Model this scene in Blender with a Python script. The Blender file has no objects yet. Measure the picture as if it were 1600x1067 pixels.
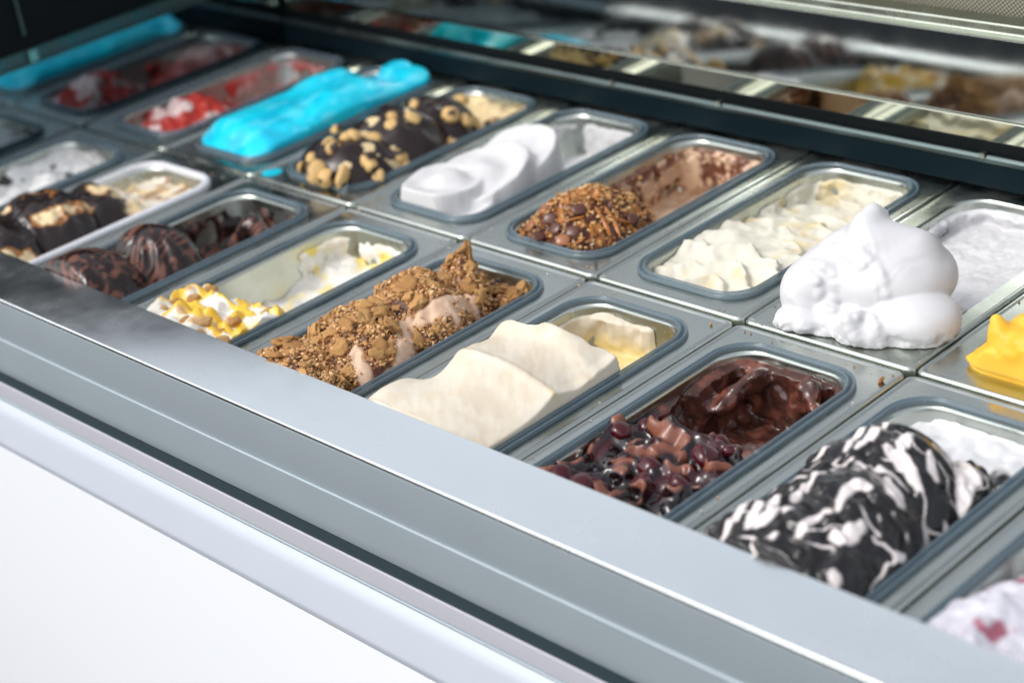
import bpy, math, random
import numpy as np
import openvdb
from mathutils import Matrix, Vector

# ------------------------------------------------------------------ camera, world, light
sc = bpy.context.scene
COL = sc.collection
R3 = np.array([[0.69639915, 0.70458314, -0.13634816],
               [-0.23777946, 0.40579395, 0.88249204],
               [-0.67711828, 0.58214591, -0.45012996]])
CAM = np.array([2.04972022, -1.10021717, 0.74708085])
FPX = 2888.23
cam = bpy.data.cameras.new('camera')
cam.sensor_width = 36.0
cam.lens = 36.0 * FPX / 1600.0
cam.clip_start = 0.05
cam.clip_end = 200.0
cam.dof.use_dof = True
cam.dof.focus_distance = 1.60
cam.dof.aperture_fstop = 3.6
co = bpy.data.objects.new('camera', cam)
COL.objects.link(co)
M = Matrix.Identity(4)
for r in range(3):
    M[r][0] = R3[0][r]; M[r][1] = R3[1][r]; M[r][2] = -R3[2][r]; M[r][3] = CAM[r]
co.matrix_world = M
sc.camera = co

SUN_EL, SUN_AZ = math.radians(50), math.radians(243)      # azimuth of the light, counted from +X
w = bpy.data.worlds.new('World'); sc.world = w; w.use_nodes = True
nt = w.node_tree; nt.nodes.clear()
sky = nt.nodes.new('ShaderNodeTexSky'); sky.sky_type = 'NISHITA'; sky.sun_disc = False
sky.sun_elevation = SUN_EL; sky.sun_rotation = math.pi / 2 - SUN_AZ
sky.air_density = 1.0; sky.dust_density = 3.0; sky.ozone_density = 1.0
hsv = nt.nodes.new('ShaderNodeHueSaturation'); hsv.inputs['Saturation'].default_value = 0.32
bg = nt.nodes.new('ShaderNodeBackground'); bg.inputs[1].default_value = 0.15
wo = nt.nodes.new('ShaderNodeOutputWorld')
nt.links.new(sky.outputs[0], hsv.inputs['Color']); nt.links.new(hsv.outputs[0], bg.inputs[0])
nt.links.new(bg.outputs[0], wo.inputs[0])
sl = bpy.data.lights.new('sun', 'SUN'); sl.energy = 0.5; sl.angle = math.radians(14); sl.color = (1.0, 0.97, 0.93)
so = bpy.data.objects.new('sun', sl); COL.objects.link(so)
d = Vector((math.cos(SUN_EL) * math.cos(SUN_AZ), math.cos(SUN_EL) * math.sin(SUN_AZ), math.sin(SUN_EL)))
so.rotation_euler = d.to_track_quat('Z', 'Y').to_euler()
sc.view_settings.view_transform = 'Standard'; sc.view_settings.look = 'None'
sc.view_settings.exposure = 0.78; sc.view_settings.gamma = 1.0
sc.cycles.use_denoising = True
sc.cycles.max_bounces = 10; sc.cycles.transparent_max_bounces = 12

P = 0.18            # pitch of the pans along the counter
rng = np.random.default_rng(7)

# ------------------------------------------------------------------ numpy helpers
_tab = np.random.default_rng(99).random((64, 64, 64)).astype(np.float32)
def vnoise(x, y, z, s, seed=0):
    """smooth value noise, -1..1; s = feature size in metres"""
    x = np.asarray(x) / s + seed * 7.31 + 100; y = np.asarray(y) / s + seed * 3.17 + 100; z = np.asarray(z) / s + seed * 1.93 + 100
    x, y, z = np.broadcast_arrays(x, y, z)
    xi = np.floor(x).astype(np.int32); yi = np.floor(y).astype(np.int32); zi = np.floor(z).astype(np.int32)
    fx = x - xi; fy = y - yi; fz = z - zi
    fx = fx * fx * (3 - 2 * fx); fy = fy * fy * (3 - 2 * fy); fz = fz * fz * (3 - 2 * fz)
    a, b, c = xi & 63, yi & 63, zi & 63; A, B, Cc = (xi + 1) & 63, (yi + 1) & 63, (zi + 1) & 63
    t = _tab
    v = ((t[a, b, c] * (1 - fx) + t[A, b, c] * fx) * (1 - fy) + (t[a, B, c] * (1 - fx) + t[A, B, c] * fx) * fy) * (1 - fz) \
        + ((t[a, b, Cc] * (1 - fx) + t[A, b, Cc] * fx) * (1 - fy) + (t[a, B, Cc] * (1 - fx) + t[A, B, Cc] * fx) * fy) * fz
    return v * 2 - 1
def fbm(x, y, z, s, seed=0, o=3, g=0.5):
    r = 0; a = 1.0
    for i in range(o):
        r = r + a * vnoise(x, y, z, s / 2 ** i, seed + i * 11); a *= g
    return r
def ss(a, b, x):
    t = np.clip((x - a) / (b - a), 0, 1); return t * t * (3 - 2 * t)
def smin(a, b, k):
    h = np.clip(0.5 + 0.5 * (b - a) / k, 0, 1); return b * (1 - h) + a * h - k * h * (1 - h)
def smax(a, b, k): return -smin(-a, -b, k)
def mix(c1, c2, t):
    t = np.asarray(t)[:, None]; return np.asarray(c1) * (1 - t) + np.asarray(c2) * t
def seg_d(x, y, z, p, q, ra, rb):
    """distance to a tapering capsule"""
    p = np.array(p, float); q = np.array(q, float); dd = q - p; l2 = dd @ dd + 1e-12
    t = np.clip(((x - p[0]) * dd[0] + (y - p[1]) * dd[1] + (z - p[2]) * dd[2]) / l2, 0, 1)
    return np.sqrt((x - p[0] - t * dd[0]) ** 2 + (y - p[1] - t * dd[1]) ** 2 + (z - p[2] - t * dd[2]) ** 2) - (ra + (rb - ra) * t)
def ell(x, y, z, c, r, rot=0.0):
    """approximate distance to an ellipsoid turned by rot about z"""
    dx, dy, dz = x - c[0], y - c[1], z - c[2]
    if rot: ca, sa = math.cos(rot), math.sin(rot); dx, dy = dx * ca + dy * sa, -dx * sa + dy * ca
    k0 = np.sqrt((dx / r[0]) ** 2 + (dy / r[1]) ** 2 + (dz / r[2]) ** 2)
    return (k0 - 1) * min(r)
def poly2(x, y, pts):
    """2D distance to a polyline, and the run along it 0..1"""
    best = np.full(np.shape(x), 9.0); run = np.zeros(np.shape(x)); n = len(pts) - 1
    for i in range(n):
        p = np.array(pts[i], float); q = np.array(pts[i + 1], float); dd = q - p
        t = np.clip(((x - p[0]) * dd[0] + (y - p[1]) * dd[1]) / (dd @ dd + 1e-12), 0, 1)
        dist = np.hypot(x - p[0] - t * dd[0], y - p[1] - t * dd[1])
        m = dist < best; best = np.where(m, dist, best); run = np.where(m, (i + t) / n, run)
    return best, run
def ray(px, py, z):
    """where the view line of a photo pixel meets height z: used to read positions off the photograph"""
    dd = np.array([(px - 800) / FPX, -(py - 533.5) / FPX, 1]) @ R3
    return CAM + (z - CAM[2]) / dd[2] * dd
def pp(pts, z): return [tuple(ray(a, b, z)[:2]) for a, b in pts]

# ------------------------------------------------------------------ object helpers
def tag(o, label=None, cat=None, group=None, kind=None):
    for k, v in (('label', label), ('category', cat), ('group', group), ('kind', kind)):
        if v: o[k] = v
    return o
def empty(name, loc=(0, 0, 0), **kw):
    o = bpy.data.objects.new(name, None); o.empty_display_size = 0.05; COL.objects.link(o); o.location = loc
    return tag(o, **kw)
def link(name, me, parent=None, mat=None, smooth=True):
    o = bpy.data.objects.new(name, me); COL.objects.link(o)
    if mat and not me.materials: me.materials.append(mat)
    if smooth: me.shade_smooth()
    if parent:
        o.parent = parent; o.matrix_parent_inverse = Matrix.Translation(-Vector(parent.location)) if not parent.parent else Matrix.Identity(4)
    return o
def mesh(name, v, f, parent=None, mat=None, smooth=True, cols=None):
    me = bpy.data.meshes.new(name)
    me.from_pydata([tuple(map(float, a)) for a in v], [], [tuple(map(int, a)) for a in f]); me.update()
    if cols is not None: set_cols(me, cols)
    return link(name, me, parent, mat, smooth)
def set_cols(me, cols):
    a = me.color_attributes.new('tint', 'FLOAT_COLOR', 'POINT')
    c = np.ones((len(me.vertices), 4), np.float32); c[:, :cols.shape[1]] = cols
    a.data.foreach_set('color', c.ravel())
def vdb_mesh(phi, org, h):
    phi = phi.astype(np.float32).copy()
    for ax in range(3):
        for e in (0, -1):
            s = [slice(None)] * 3; s[ax] = e; phi[tuple(s)] = np.maximum(phi[tuple(s)], h * 0.5)
    phi = np.clip(phi, -4 * h, 4 * h)
    g = openvdb.FloatGrid(4 * h); g.copyFromArray(phi)
    v, q = g.convertToQuads(isovalue=0.0)
    return np.asarray(v) * h + np.array(org), np.asarray(q)
def np_mesh(name, v, q, parent, mat, cols=None):
    me = bpy.data.meshes.new(name); n = q.shape[1]
    me.vertices.add(len(v)); me.vertices.foreach_set('co', np.ascontiguousarray(v, np.float32).ravel())
    me.loops.add(q.size); me.loops.foreach_set('vertex_index', np.ascontiguousarray(q[:, ::-1], np.int32).ravel())
    me.polygons.add(len(q)); me.polygons.foreach_set('loop_start', np.arange(0, q.size, n, dtype=np.int32))
    me.update(calc_edges=True); me.validate()
    if cols is not None: set_cols(me, cols)
    return link(name, me, parent, mat)
def rr(x0, x1, y0, y1, r, z, n=8):
    """one rounded-rectangle loop, counter-clockwise"""
    r = max(min(r, (x1 - x0) / 2 - 1e-4, (y1 - y0) / 2 - 1e-4), 1e-4); o = []
    for cx, cy, a0 in ((x1 - r, y0 + r, -90), (x1 - r, y1 - r, 0), (x0 + r, y1 - r, 90), (x0 + r, y0 + r, 180)):
        for i in range(n + 1):
            a = math.radians(a0 + 90 * i / n); o.append((cx + r * math.cos(a), cy + r * math.sin(a), z))
    return o
def loft(loops, cap=True):
    n = len(loops[0]); v = [p for l in loops for p in l]; f = []
    for i in range(len(loops) - 1):
        for j in range(n):
            a, b = i * n + j, i * n + (j + 1) % n; f.append((a, b, b + n, a + n))
    if cap: f.append(tuple(range((len(loops) - 1) * n, len(loops) * n)))
    return v, f
def extrude_x(prof, x0, x1):
    """a profile of (y, z) points run along x: closed, with end caps"""
    n = len(prof); v = [(x0, y, z) for y, z in prof] + [(x1, y, z) for y, z in prof]
    f = [(i, (i + 1) % n, n + (i + 1) % n, n + i) for i in range(n)] + [tuple(range(n))[::-1], tuple(range(n, 2 * n))]
    return v, f
def rounded(prof, r, n=5):
    """round the corners of a closed (y, z) profile; r = one radius or one per corner"""
    out = []; m = len(prof)
    for i in range(m):
        p = np.array(prof[i], float); a = np.array(prof[i - 1], float) - p; b = np.array(prof[(i + 1) % m], float) - p
        rad = r[i] if hasattr(r, '__len__') else r
        if rad <= 0: out.append(tuple(p)); continue
        la, lb = np.linalg.norm(a), np.linalg.norm(b); rad = min(rad, la * 0.45, lb * 0.45)
        s, e = p + a / la * rad, p + b / lb * rad
        for k in range(n + 1):
            t = k / n; out.append(tuple((1 - t) ** 2 * s + 2 * t * (1 - t) * p + t * t * e))
    return out
def box(x0, x1, y0, y1, z0, z1):
    v = [(x, y, z) for z in (z0, z1) for x, y in ((x0, y0), (x1, y0), (x1, y1), (x0, y1))]
    return v, [(3, 2, 1, 0), (4, 5, 6, 7), (0, 1, 5, 4), (1, 2, 6, 5), (2, 3, 7, 6), (3, 0, 4, 7)]

# ------------------------------------------------------------------ materials
def mat_new(name):
    m = bpy.data.materials.new(name); m.use_nodes = True; t = m.node_tree
    return m, t, t.nodes['Principled BSDF'], t.nodes['Material Output']
def bump_noise(t, bs, scale, strength, dist=0.001, detail=4, stretch=None, extra=None):
    tc = t.nodes.new('ShaderNodeTexCoord'); mp = t.nodes.new('ShaderNodeMapping')
    if stretch: mp.inputs['Scale'].default_value = stretch
    n = t.nodes.new('ShaderNodeTexNoise'); n.inputs['Scale'].default_value = scale; n.inputs['Detail'].default_value = detail
    b = t.nodes.new('ShaderNodeBump'); b.inputs['Strength'].default_value = strength; b.inputs['Distance'].default_value = dist
    t.links.new(tc.outputs['Object'], mp.inputs[0]); t.links.new(mp.outputs[0], n.inputs['Vector'])
    t.links.new(n.outputs[0], b.inputs['Height']); t.links.new(b.outputs[0], bs.inputs['Normal'])
    return mp, n, b
def metal(name, col, rough, scale=60, strength=0.15, stretch=None, smudge=0.12, metallic=1.0):
    m, t, bs, _ = mat_new(name)
    bs.inputs['Base Color'].default_value = (*col, 1); bs.inputs['Metallic'].default_value = metallic
    mp, n, b = bump_noise(t, bs, scale, strength, 0.0004, 3, stretch)
    tc = t.nodes.new('ShaderNodeTexCoord'); n2 = t.nodes.new('ShaderNodeTexNoise'); n2.inputs['Scale'].default_value = 22; n2.inputs['Detail'].default_value = 5
    r = t.nodes.new('ShaderNodeMapRange'); r.inputs[1].default_value = 0.3; r.inputs[2].default_value = 0.7
    r.inputs[3].default_value = max(rough - smudge, 0.03); r.inputs[4].default_value = rough + smudge
    t.links.new(tc.outputs['Object'], n2.inputs[0]); t.links.new(n2.outputs[0], r.inputs[0]); t.links.new(r.outputs[0], bs.inputs['Roughness'])
    return m
def plain(name, col, rough=0.5, metallic=0.0, spec=0.5, bump=None):
    m, t, bs, _ = mat_new(name)
    bs.inputs['Base Color'].default_value = (*col, 1); bs.inputs['Roughness'].default_value = rough
    bs.inputs['Metallic'].default_value = metallic; bs.inputs['Specular IOR Level'].default_value = spec
    if bump: bump_noise(t, bs, *bump)
    return m
def food(name, rough=0.5, sss=0.0, bump=(260, 0.35, 0.0012, 5), spec=0.5, coat=0.0, gloss_from_alpha=False, pores=0.0, sss_r=(0.006, 0.005, 0.004)):
    """ice cream and what lies on it: its own colour comes from the tint attribute"""
    m, t, bs, _ = mat_new(name)
    a = t.nodes.new('ShaderNodeVertexColor'); a.layer_name = 'tint'
    t.links.new(a.outputs['Color'], bs.inputs['Base Color'])
    bs.inputs['Roughness'].default_value = rough; bs.inputs['Specular IOR Level'].default_value = spec
    if sss:
        bs.inputs['Subsurface Weight'].default_value = sss; bs.inputs['Subsurface Radius'].default_value = sss_r; bs.inputs['Subsurface Scale'].default_value = 1.0
    mp, n, b = bump_noise(t, bs, *bump)
    if pores:
        n3 = t.nodes.new('ShaderNodeTexNoise'); n3.inputs['Scale'].default_value = 1100; n3.inputs['Detail'].default_value = 4
        mp3 = t.nodes.new('ShaderNodeMapping'); mp3.inputs['Rotation'].default_value = (0, 0, 0.6); mp3.inputs['Scale'].default_value = (1.0, 0.35, 1.0)
        b3 = t.nodes.new('ShaderNodeBump'); b3.inputs['Strength'].default_value = pores; b3.inputs['Distance'].default_value = 0.0006
        t.links.new(mp.outputs[0], mp3.inputs[0]); t.links.new(mp3.outputs[0], n3.inputs['Vector']); t.links.new(n3.outputs[0], b3.inputs['Height'])
        t.links.new(b.outputs[0], b3.inputs['Normal']); t.links.new(b3.outputs[0], bs.inputs['Normal'])
    if coat: bs.inputs['Coat Weight'].default_value = coat; bs.inputs['Coat Roughness'].default_value = 0.05
    if gloss_from_alpha:      # alpha of the tint = how wet the surface is
        r = t.nodes.new('ShaderNodeMapRange'); r.inputs[3].default_value = rough; r.inputs[4].default_value = 0.06
        t.links.new(a.outputs['Alpha'], r.inputs[0]); t.links.new(r.outputs[0], bs.inputs['Roughness'])
        r2 = t.nodes.new('ShaderNodeMapRange'); r2.inputs[3].default_value = bump[1]; r2.inputs[4].default_value = bump[1] * 0.1
        t.links.new(a.outputs['Alpha'], r2.inputs[0]); t.links.new(r2.outputs[0], b.inputs['Strength'])
    return m

M_STEEL = metal('pan_steel', (0.49, 0.52, 0.48), 0.27, 60, 0.035)
M_ALU = metal('brushed_aluminium', (0.95, 0.985, 0.965), 0.25, 500, 0.015, stretch=(0.02, 1, 1), smudge=0.05)
M_FASCIA = metal('anodised_fascia', (0.38, 0.44, 0.47), 0.42, 500, 0.05, stretch=(0.02, 1, 1), smudge=0.03, metallic=0.35)
M_GAPSHADE = plain('gap_shade_dark', (0.022, 0.038, 0.044), 0.4)  # shade of the recess under the lower fascia, put into the colour
M_STRIP = plain('lilac_grey_strip', (0.46, 0.46, 0.50), 0.5)
M_WHITE = plain('white_enamel', (0.84, 0.86, 0.90), 0.28, bump=(30, 0.03, 0.001, 2))
M_MOULD = metal('shaded_white_moulding', (0.50, 0.54, 0.60), 0.5, 300, 0.03, stretch=(0.02, 1, 1), smudge=0.02, metallic=0.35)  # white moulding, its shading put into a greyer, bluer base colour
M_BLACK = plain('black_plastic', (0.003, 0.005, 0.006), 0.55, 0.0, 0.12, bump=(200, 0.1, 0.0005, 3))
M_NIGHT = plain('dark_teal_enamel', (0.003, 0.010, 0.014), 0.5, 0.0, 0.08, bump=(120, 0.1, 0.0005, 3))
M_MIRROR = metal('mirror_strip_glass', (0.50, 0.51, 0.42), 0.05, 20, 0.02, smudge=0.02)
M_PANE = metal('tinted_glass', (0.44, 0.47, 0.46), 0.05, 20, 0.02, smudge=0.02)
M_ENDPANE = metal('end_glass_tint', (0.20, 0.25, 0.28), 0.06, 20, 0.02, smudge=0.02)
M_TRIM = metal('trim_steel', (0.10, 0.13, 0.13), 0.35, 200, 0.1)
M_RAIL = metal('rail_aluminium', (0.36, 0.39, 0.34), 0.28, 400, 0.08, stretch=(0.02, 1, 1))
def clear_plastic(name, tint, opacity, rough=0.12):
    m, t, bs, out = mat_new(name)
    bs.inputs['Base Color'].default_value = (*tint, 1); bs.inputs['Roughness'].default_value = rough; bs.inputs['Specular IOR Level'].default_value = 0.7
    bump_noise(t, bs, 40, 0.08, 0.001, 3)
    tr = t.nodes.new('ShaderNodeBsdfTransparent'); tr.inputs[0].default_value = (0.86, 0.92, 0.94, 1)
    lw = t.nodes.new('ShaderNodeLayerWeight'); lw.inputs[0].default_value = 0.35
    mr = t.nodes.new('ShaderNodeMapRange'); mr.inputs[3].default_value = opacity; mr.inputs[4].default_value = min(1, opacity + 0.45)
    mx = t.nodes.new('ShaderNodeMixShader')
    t.links.new(lw.outputs['Facing'], mr.inputs[0]); t.links.new(mr.outputs[0], mx.inputs[0])
    t.links.new(tr.outputs[0], mx.inputs[1]); t.links.new(bs.outputs[0], mx.inputs[2]); t.links.new(mx.outputs[0], out.inputs[0])
    return m
M_LINER = clear_plastic('clear_grey_plastic', (0.22, 0.27, 0.29), 0.30)
M_RIM = clear_plastic('clear_rim_plastic', (0.12, 0.17, 0.20), 0.70, 0.16)
M_WLINER = plain('white_plastic', (0.72, 0.73, 0.76), 0.3)
def mesh_fabric():
    m, t, bs, out = mat_new('woven_screen')
    tc = t.nodes.new('ShaderNodeTexCoord'); ws = []
    for rot in (40, -50):
        mp = t.nodes.new('ShaderNodeMapping'); mp.inputs['Rotation'].default_value = (0, math.radians(rot), 0)
        wv = t.nodes.new('ShaderNodeTexWave'); wv.inputs['Scale'].default_value = 95
        t.links.new(tc.outputs['Object'], mp.inputs[0]); t.links.new(mp.outputs[0], wv.inputs[0]); ws.append(wv)
    mul = t.nodes.new('ShaderNodeMath'); mul.operation = 'MULTIPLY'
    t.links.new(ws[0].outputs['Fac'], mul.inputs[0]); t.links.new(ws[1].outputs['Fac'], mul.inputs[1])
    cr = t.nodes.new('ShaderNodeValToRGB'); cr.color_ramp.elements[0].color = (0.05, 0.05, 0.035, 1); cr.color_ramp.elements[1].color = (0.42, 0.40, 0.30, 1)
    cr.color_ramp.elements[1].position = 0.6
    t.links.new(mul.outputs[0], cr.inputs[0]); t.links.new(cr.outputs[0], bs.inputs['Base Color']); bs.inputs['Roughness'].default_value = 0.8
    return m
M_MESH = mesh_fabric()

# ------------------------------------------------------------------ display case
case = empty('display_case', (0.9, 0.0, -0.7), label='silver ice cream display case with white front panel and dark glass back', cat='display case')
X0, X1 = -0.004, 2.2
v, f = extrude_x(rounded([(-0.304, 0.025), (-0.3714, 0.025), (-0.3714, 0.0212), (-0.304, 0.0212)], [0.0012, 0.0016, 0.0006, 0]), X0, X1); mesh('ledge_top', v, f, case, M_ALU, False)
v, f = extrude_x(rounded([(-0.340, 0.0210), (-0.3710, 0.0210), (-0.3716, -0.0240), (-0.340, -0.0240)], [0, 0.001, 0.001, 0]), X0, X1); mesh('upper_fascia', v, f, case, M_FASCIA, False)
v, f = extrude_x(rounded([(-0.340, -0.0243), (-0.3735, -0.0243), (-0.3750, -0.060), (-0.3735, -0.0685), (-0.340, -0.0685)], [0, 0.0015, 0.006, 0.0015, 0]), X0, X1); mesh('lower_fascia', v, f, case, M_FASCIA, False)
v, f = extrude_x([(-0.340, -0.0687), (-0.3745, -0.0687), (-0.3765, -0.0785), (-0.340, -0.0785)], X0, X1); mesh('gap_shade_strip', v, f, case, M_GAPSHADE, False)  # nearly flush dark strip standing in for the shaded recess
v, f = extrude_x(rounded([(-0.340, -0.0787), (-0.378, -0.0787), (-0.378, -0.0970), (-0.340, -0.0970)], [0, 0.001, 0.001, 0]), X0, X1); mesh('grey_strip', v, f, case, M_STRIP, False)
v, f = extrude_x(rounded([(-0.340, -0.0972), (-0.3800, -0.0972), (-0.3800, -0.1000), (-0.340, -0.1000)], [0, 0.001, 0.001, 0]), X0, X1); mesh('strip_edge', v, f, case, M_FASCIA, False)
v, f = extrude_x(rounded([(-0.340, -0.1002), (-0.3790, -0.1002), (-0.3850, -0.1090), (-0.3975, -0.1400), (-0.3975, -0.1450), (-0.340, -0.1450)], [0, 0.001, 0.012, 0.02, 0, 0], 12), X0, X1); mesh('front_moulding', v, f, case, M_MOULD, False)
v, f = extrude_x(rounded([(-0.340, -0.1452), (-0.3977, -0.1452), (-0.3977, -0.70), (-0.340, -0.70)], [0, 0.0002, 0.003, 0]), X0, X1); mesh('front_panel', v, f, case, M_WHITE, False)
for ob in case.children:
    ob.data.shade_smooth(); ob.data.set_sharp_from_angle(angle=math.radians(32))
v, f = box(X0, X1, -0.338, 0.42, -0.70, -0.16); mesh('cabinet', v, f, case, M_BLACK, False)
v, f = box(X0, X1, -0.338, -0.305, -0.16, 0.009); mesh('front_beam', v, f, case, M_BLACK, False)
# rear: dark channel, trim rail, seal, mirror strip, leaning pane, aluminium rail, woven screen
v, f = extrude_x(rounded([(0.3505, -0.16), (0.3505, 0.0036), (0.3385, 0.0036), (0.3395, 0.0295), (0.3730, 0.0295), (0.3730, -0.16)], [0, 0, 0.0015, 0.001, 0, 0]), X0, X1); mesh('rear_wall', v, f, case, M_NIGHT, False)
v, f = extrude_x(rounded([(0.3405, 0.0297), (0.3375, 0.0300), (0.3375, 0.0345), (0.3405, 0.0372), (0.3440, 0.0372), (0.3440, 0.0297)], 0.001), X0, X1); mesh('trim_rail', v, f, case, M_TRIM, False)
v, f = extrude_x(rounded([(0.3442, 0.0297), (0.3442, 0.0500), (0.3475, 0.0500), (0.3730, 0.0365), (0.3730, 0.0297)], [0, 0.001, 0.001, 0, 0]), X0, X1); mesh('rubber_seal', v, f, case, M_BLACK, False)
v, f = extrude_x(rounded([(0.3446, 0.0502), (0.3446, 0.0712), (0.3474, 0.0712), (0.3474, 0.0502)], 0.0004), X0, X1); mesh('mirror_strip', v, f, case, M_MIRROR, False)
v, f = extrude_x(rounded([(0.3486, 0.0600), (0.3605, 0.1480), (0.3640, 0.1480), (0.3521, 0.0600)], 0.0006), X0, X1); mesh('leaning_pane', v, f, case, M_PANE, False)
v, f = extrude_x(rounded([(0.3590, 0.1482), (0.3565, 0.1500), (0.3650, 0.1520), (0.3660, 0.1610), (0.3840, 0.1635), (0.3860, 0.1482)], 0.0018), X0, X1); mesh('pane_rail', v, f, case, M_RAIL, False)
v, f = box(X0, X1, 0.400, 0.404, 0.10, 0.225); mesh('woven_screen', v, f, case, M_MESH, False)
# left end: tinted pane, gunmetal strip, black end frame
v, f = box(-0.006, -0.001, -0.303, 0.337, -0.02, 0.098); mesh('end_pane', v, f, case, M_ENDPANE, False)
v, f = box(-0.010, 0.000, -0.303, 0.366, 0.0982, 0.101); mesh('end_pane_edge', v, f, case, M_TRIM, False)
v, f = box(-0.0064, -0.0030, -0.303, 0.366, 0.1012, 0.117); mesh('end_strip', v, f, case, M_TRIM, False)
v, f = box(-0.016, -0.0065, -0.303, 0.42, -0.02, 0.40); mesh('end_frame', v, f, case, M_BLACK, False)
v, f = box(-0.0062, -0.003, -0.045, -0.041, 0.135, 0.30); mesh('end_post', v, f, case, M_TRIM, False)
v, f = box(-0.0062, 0.002, -0.047, -0.035, 0.1015, 0.116); mesh('hinge_clip', v, f, case, M_RAIL, False)

for px_, py_ in ((962, 127), (1537, 243), (1130, 160), (538, 47)):
    q_ = ray(px_, py_, 0.036); v, f = box(q_[0] - 0.003, q_[0] + 0.003, 0.3365, 0.3430, 0.0345, 0.0395); mesh('rail_clip', v, f, case, M_RAIL, False)
# ------------------------------------------------------------------ steel pans and plastic liners
def pan_box(row, k):
    """outline of a pan and of the liner opening that sits in it"""
    x0, x1 = k * P + 0.0012, (k + 1) * P - 0.0012
    y0, y1 = (0.001, 0.349) if row == 'B' else (-0.352, -0.004)
    lx0, lx1 = x0 + 0.0165, x1 - 0.0165
    ly0, ly1 = y0 + 0.021, y1 - 0.023
    return x0, x1, y0, y1, lx0, lx1, ly0, ly1
def pan(row, k, label, bare=False):
    x0, x1, y0, y1, a0, a1, b0, b1 = pan_box(row, k)
    t = empty('steel_pan', ((x0 + x1) / 2, (y0 + y1) / 2, -0.12), label=label, cat='pan', group='steel pans set side by side in the case')
    lp = []
    for i, z in ((0.0, -0.016), (0.0, -0.0018), (0.0005, -0.0003), (0.0016, 0.0009), (0.0028, 0.0014), (0.0040, 0.0012), (0.0050, 0.0004), (0.0060, 0.0)):
        lp.append(rr(x0 + i, x1 - i, y0 + i, y1 - i, 0.008 - i * 0.4, z))
    q = 0.004 if bare else 0.0075
    v, f = loft(lp, False)
    lp2 = [lp[-1]]
    for i, z in ((q, 0.0),):
        lp2.append(rr(a0 + i, a1 - i, b0 + i, b1 - i, 0.034, z))
    fl = loft(lp2, False)
    mesh('lip', v, f, t, M_STEEL)
    mesh('flange', fl[0], fl[1], t, M_STEEL)
    lp3 = [rr(a0 + q + i, a1 - q - i, b0 + q + i, b1 - q - i, max(0.034 - i * .3, .01), z) for i, z in ((0, 0.0), (0.001, -0.001), (0.0015, -0.004), (0.008, -0.112), (0.02, -0.118))]
    v, f = loft(lp3, True); mesh('basin', v, f, t, M_STEEL)
    return t
def liner(row, k, label, white=False):
    x0, x1, y0, y1, a0, a1, b0, b1 = pan_box(row, k)
    t = empty('tub_liner', ((a0 + a1) / 2, (b0 + b1) / 2, -0.11), label=label, cat='tub', group='plastic tubs hung in the steel pans')
    rim = ((0, 0.0006), (0.0001, 0.0030), (0.0006, 0.0042), (0.0016, 0.0046), (0.0026, 0.0040), (0.0033, 0.0022), (0.0042, 0.0014), (0.0052, 0.0016), (0.0058, 0.0036), (0.0065, 0.0056), (0.0076, 0.0062), (0.0087, 0.0056), (0.0093, 0.0036))
    if white: rim = ((0, 0.0006), (0.0002, 0.0034), (0.0014, 0.0052), (0.0034, 0.0062), (0.0068, 0.0062), (0.0088, 0.0050), (0.0093, 0.0030))
    lp = [rr(a0 + i, a1 - i, b0 + i, b1 - i, 0.036 - i * .8, z, 12) for i, z in [(i * .84, z * .92) for i, z in rim]]
    v, f = loft(lp, False); mesh('rim', v, f, t, M_WLINER if white else M_RIM)
    lp = [rr(a0 + i, a1 - i, b0 + i, b1 - i, 0.036 - i * .8, z, 12) for i, z in ((0.0078, 0.0030), (0.0087, -0.004), (0.0142, -0.100), (0.021, -0.106))]
    v, f = loft(lp, True); mesh('wall', v, f, t, M_WLINER if white else M_LINER)
    return t

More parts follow.
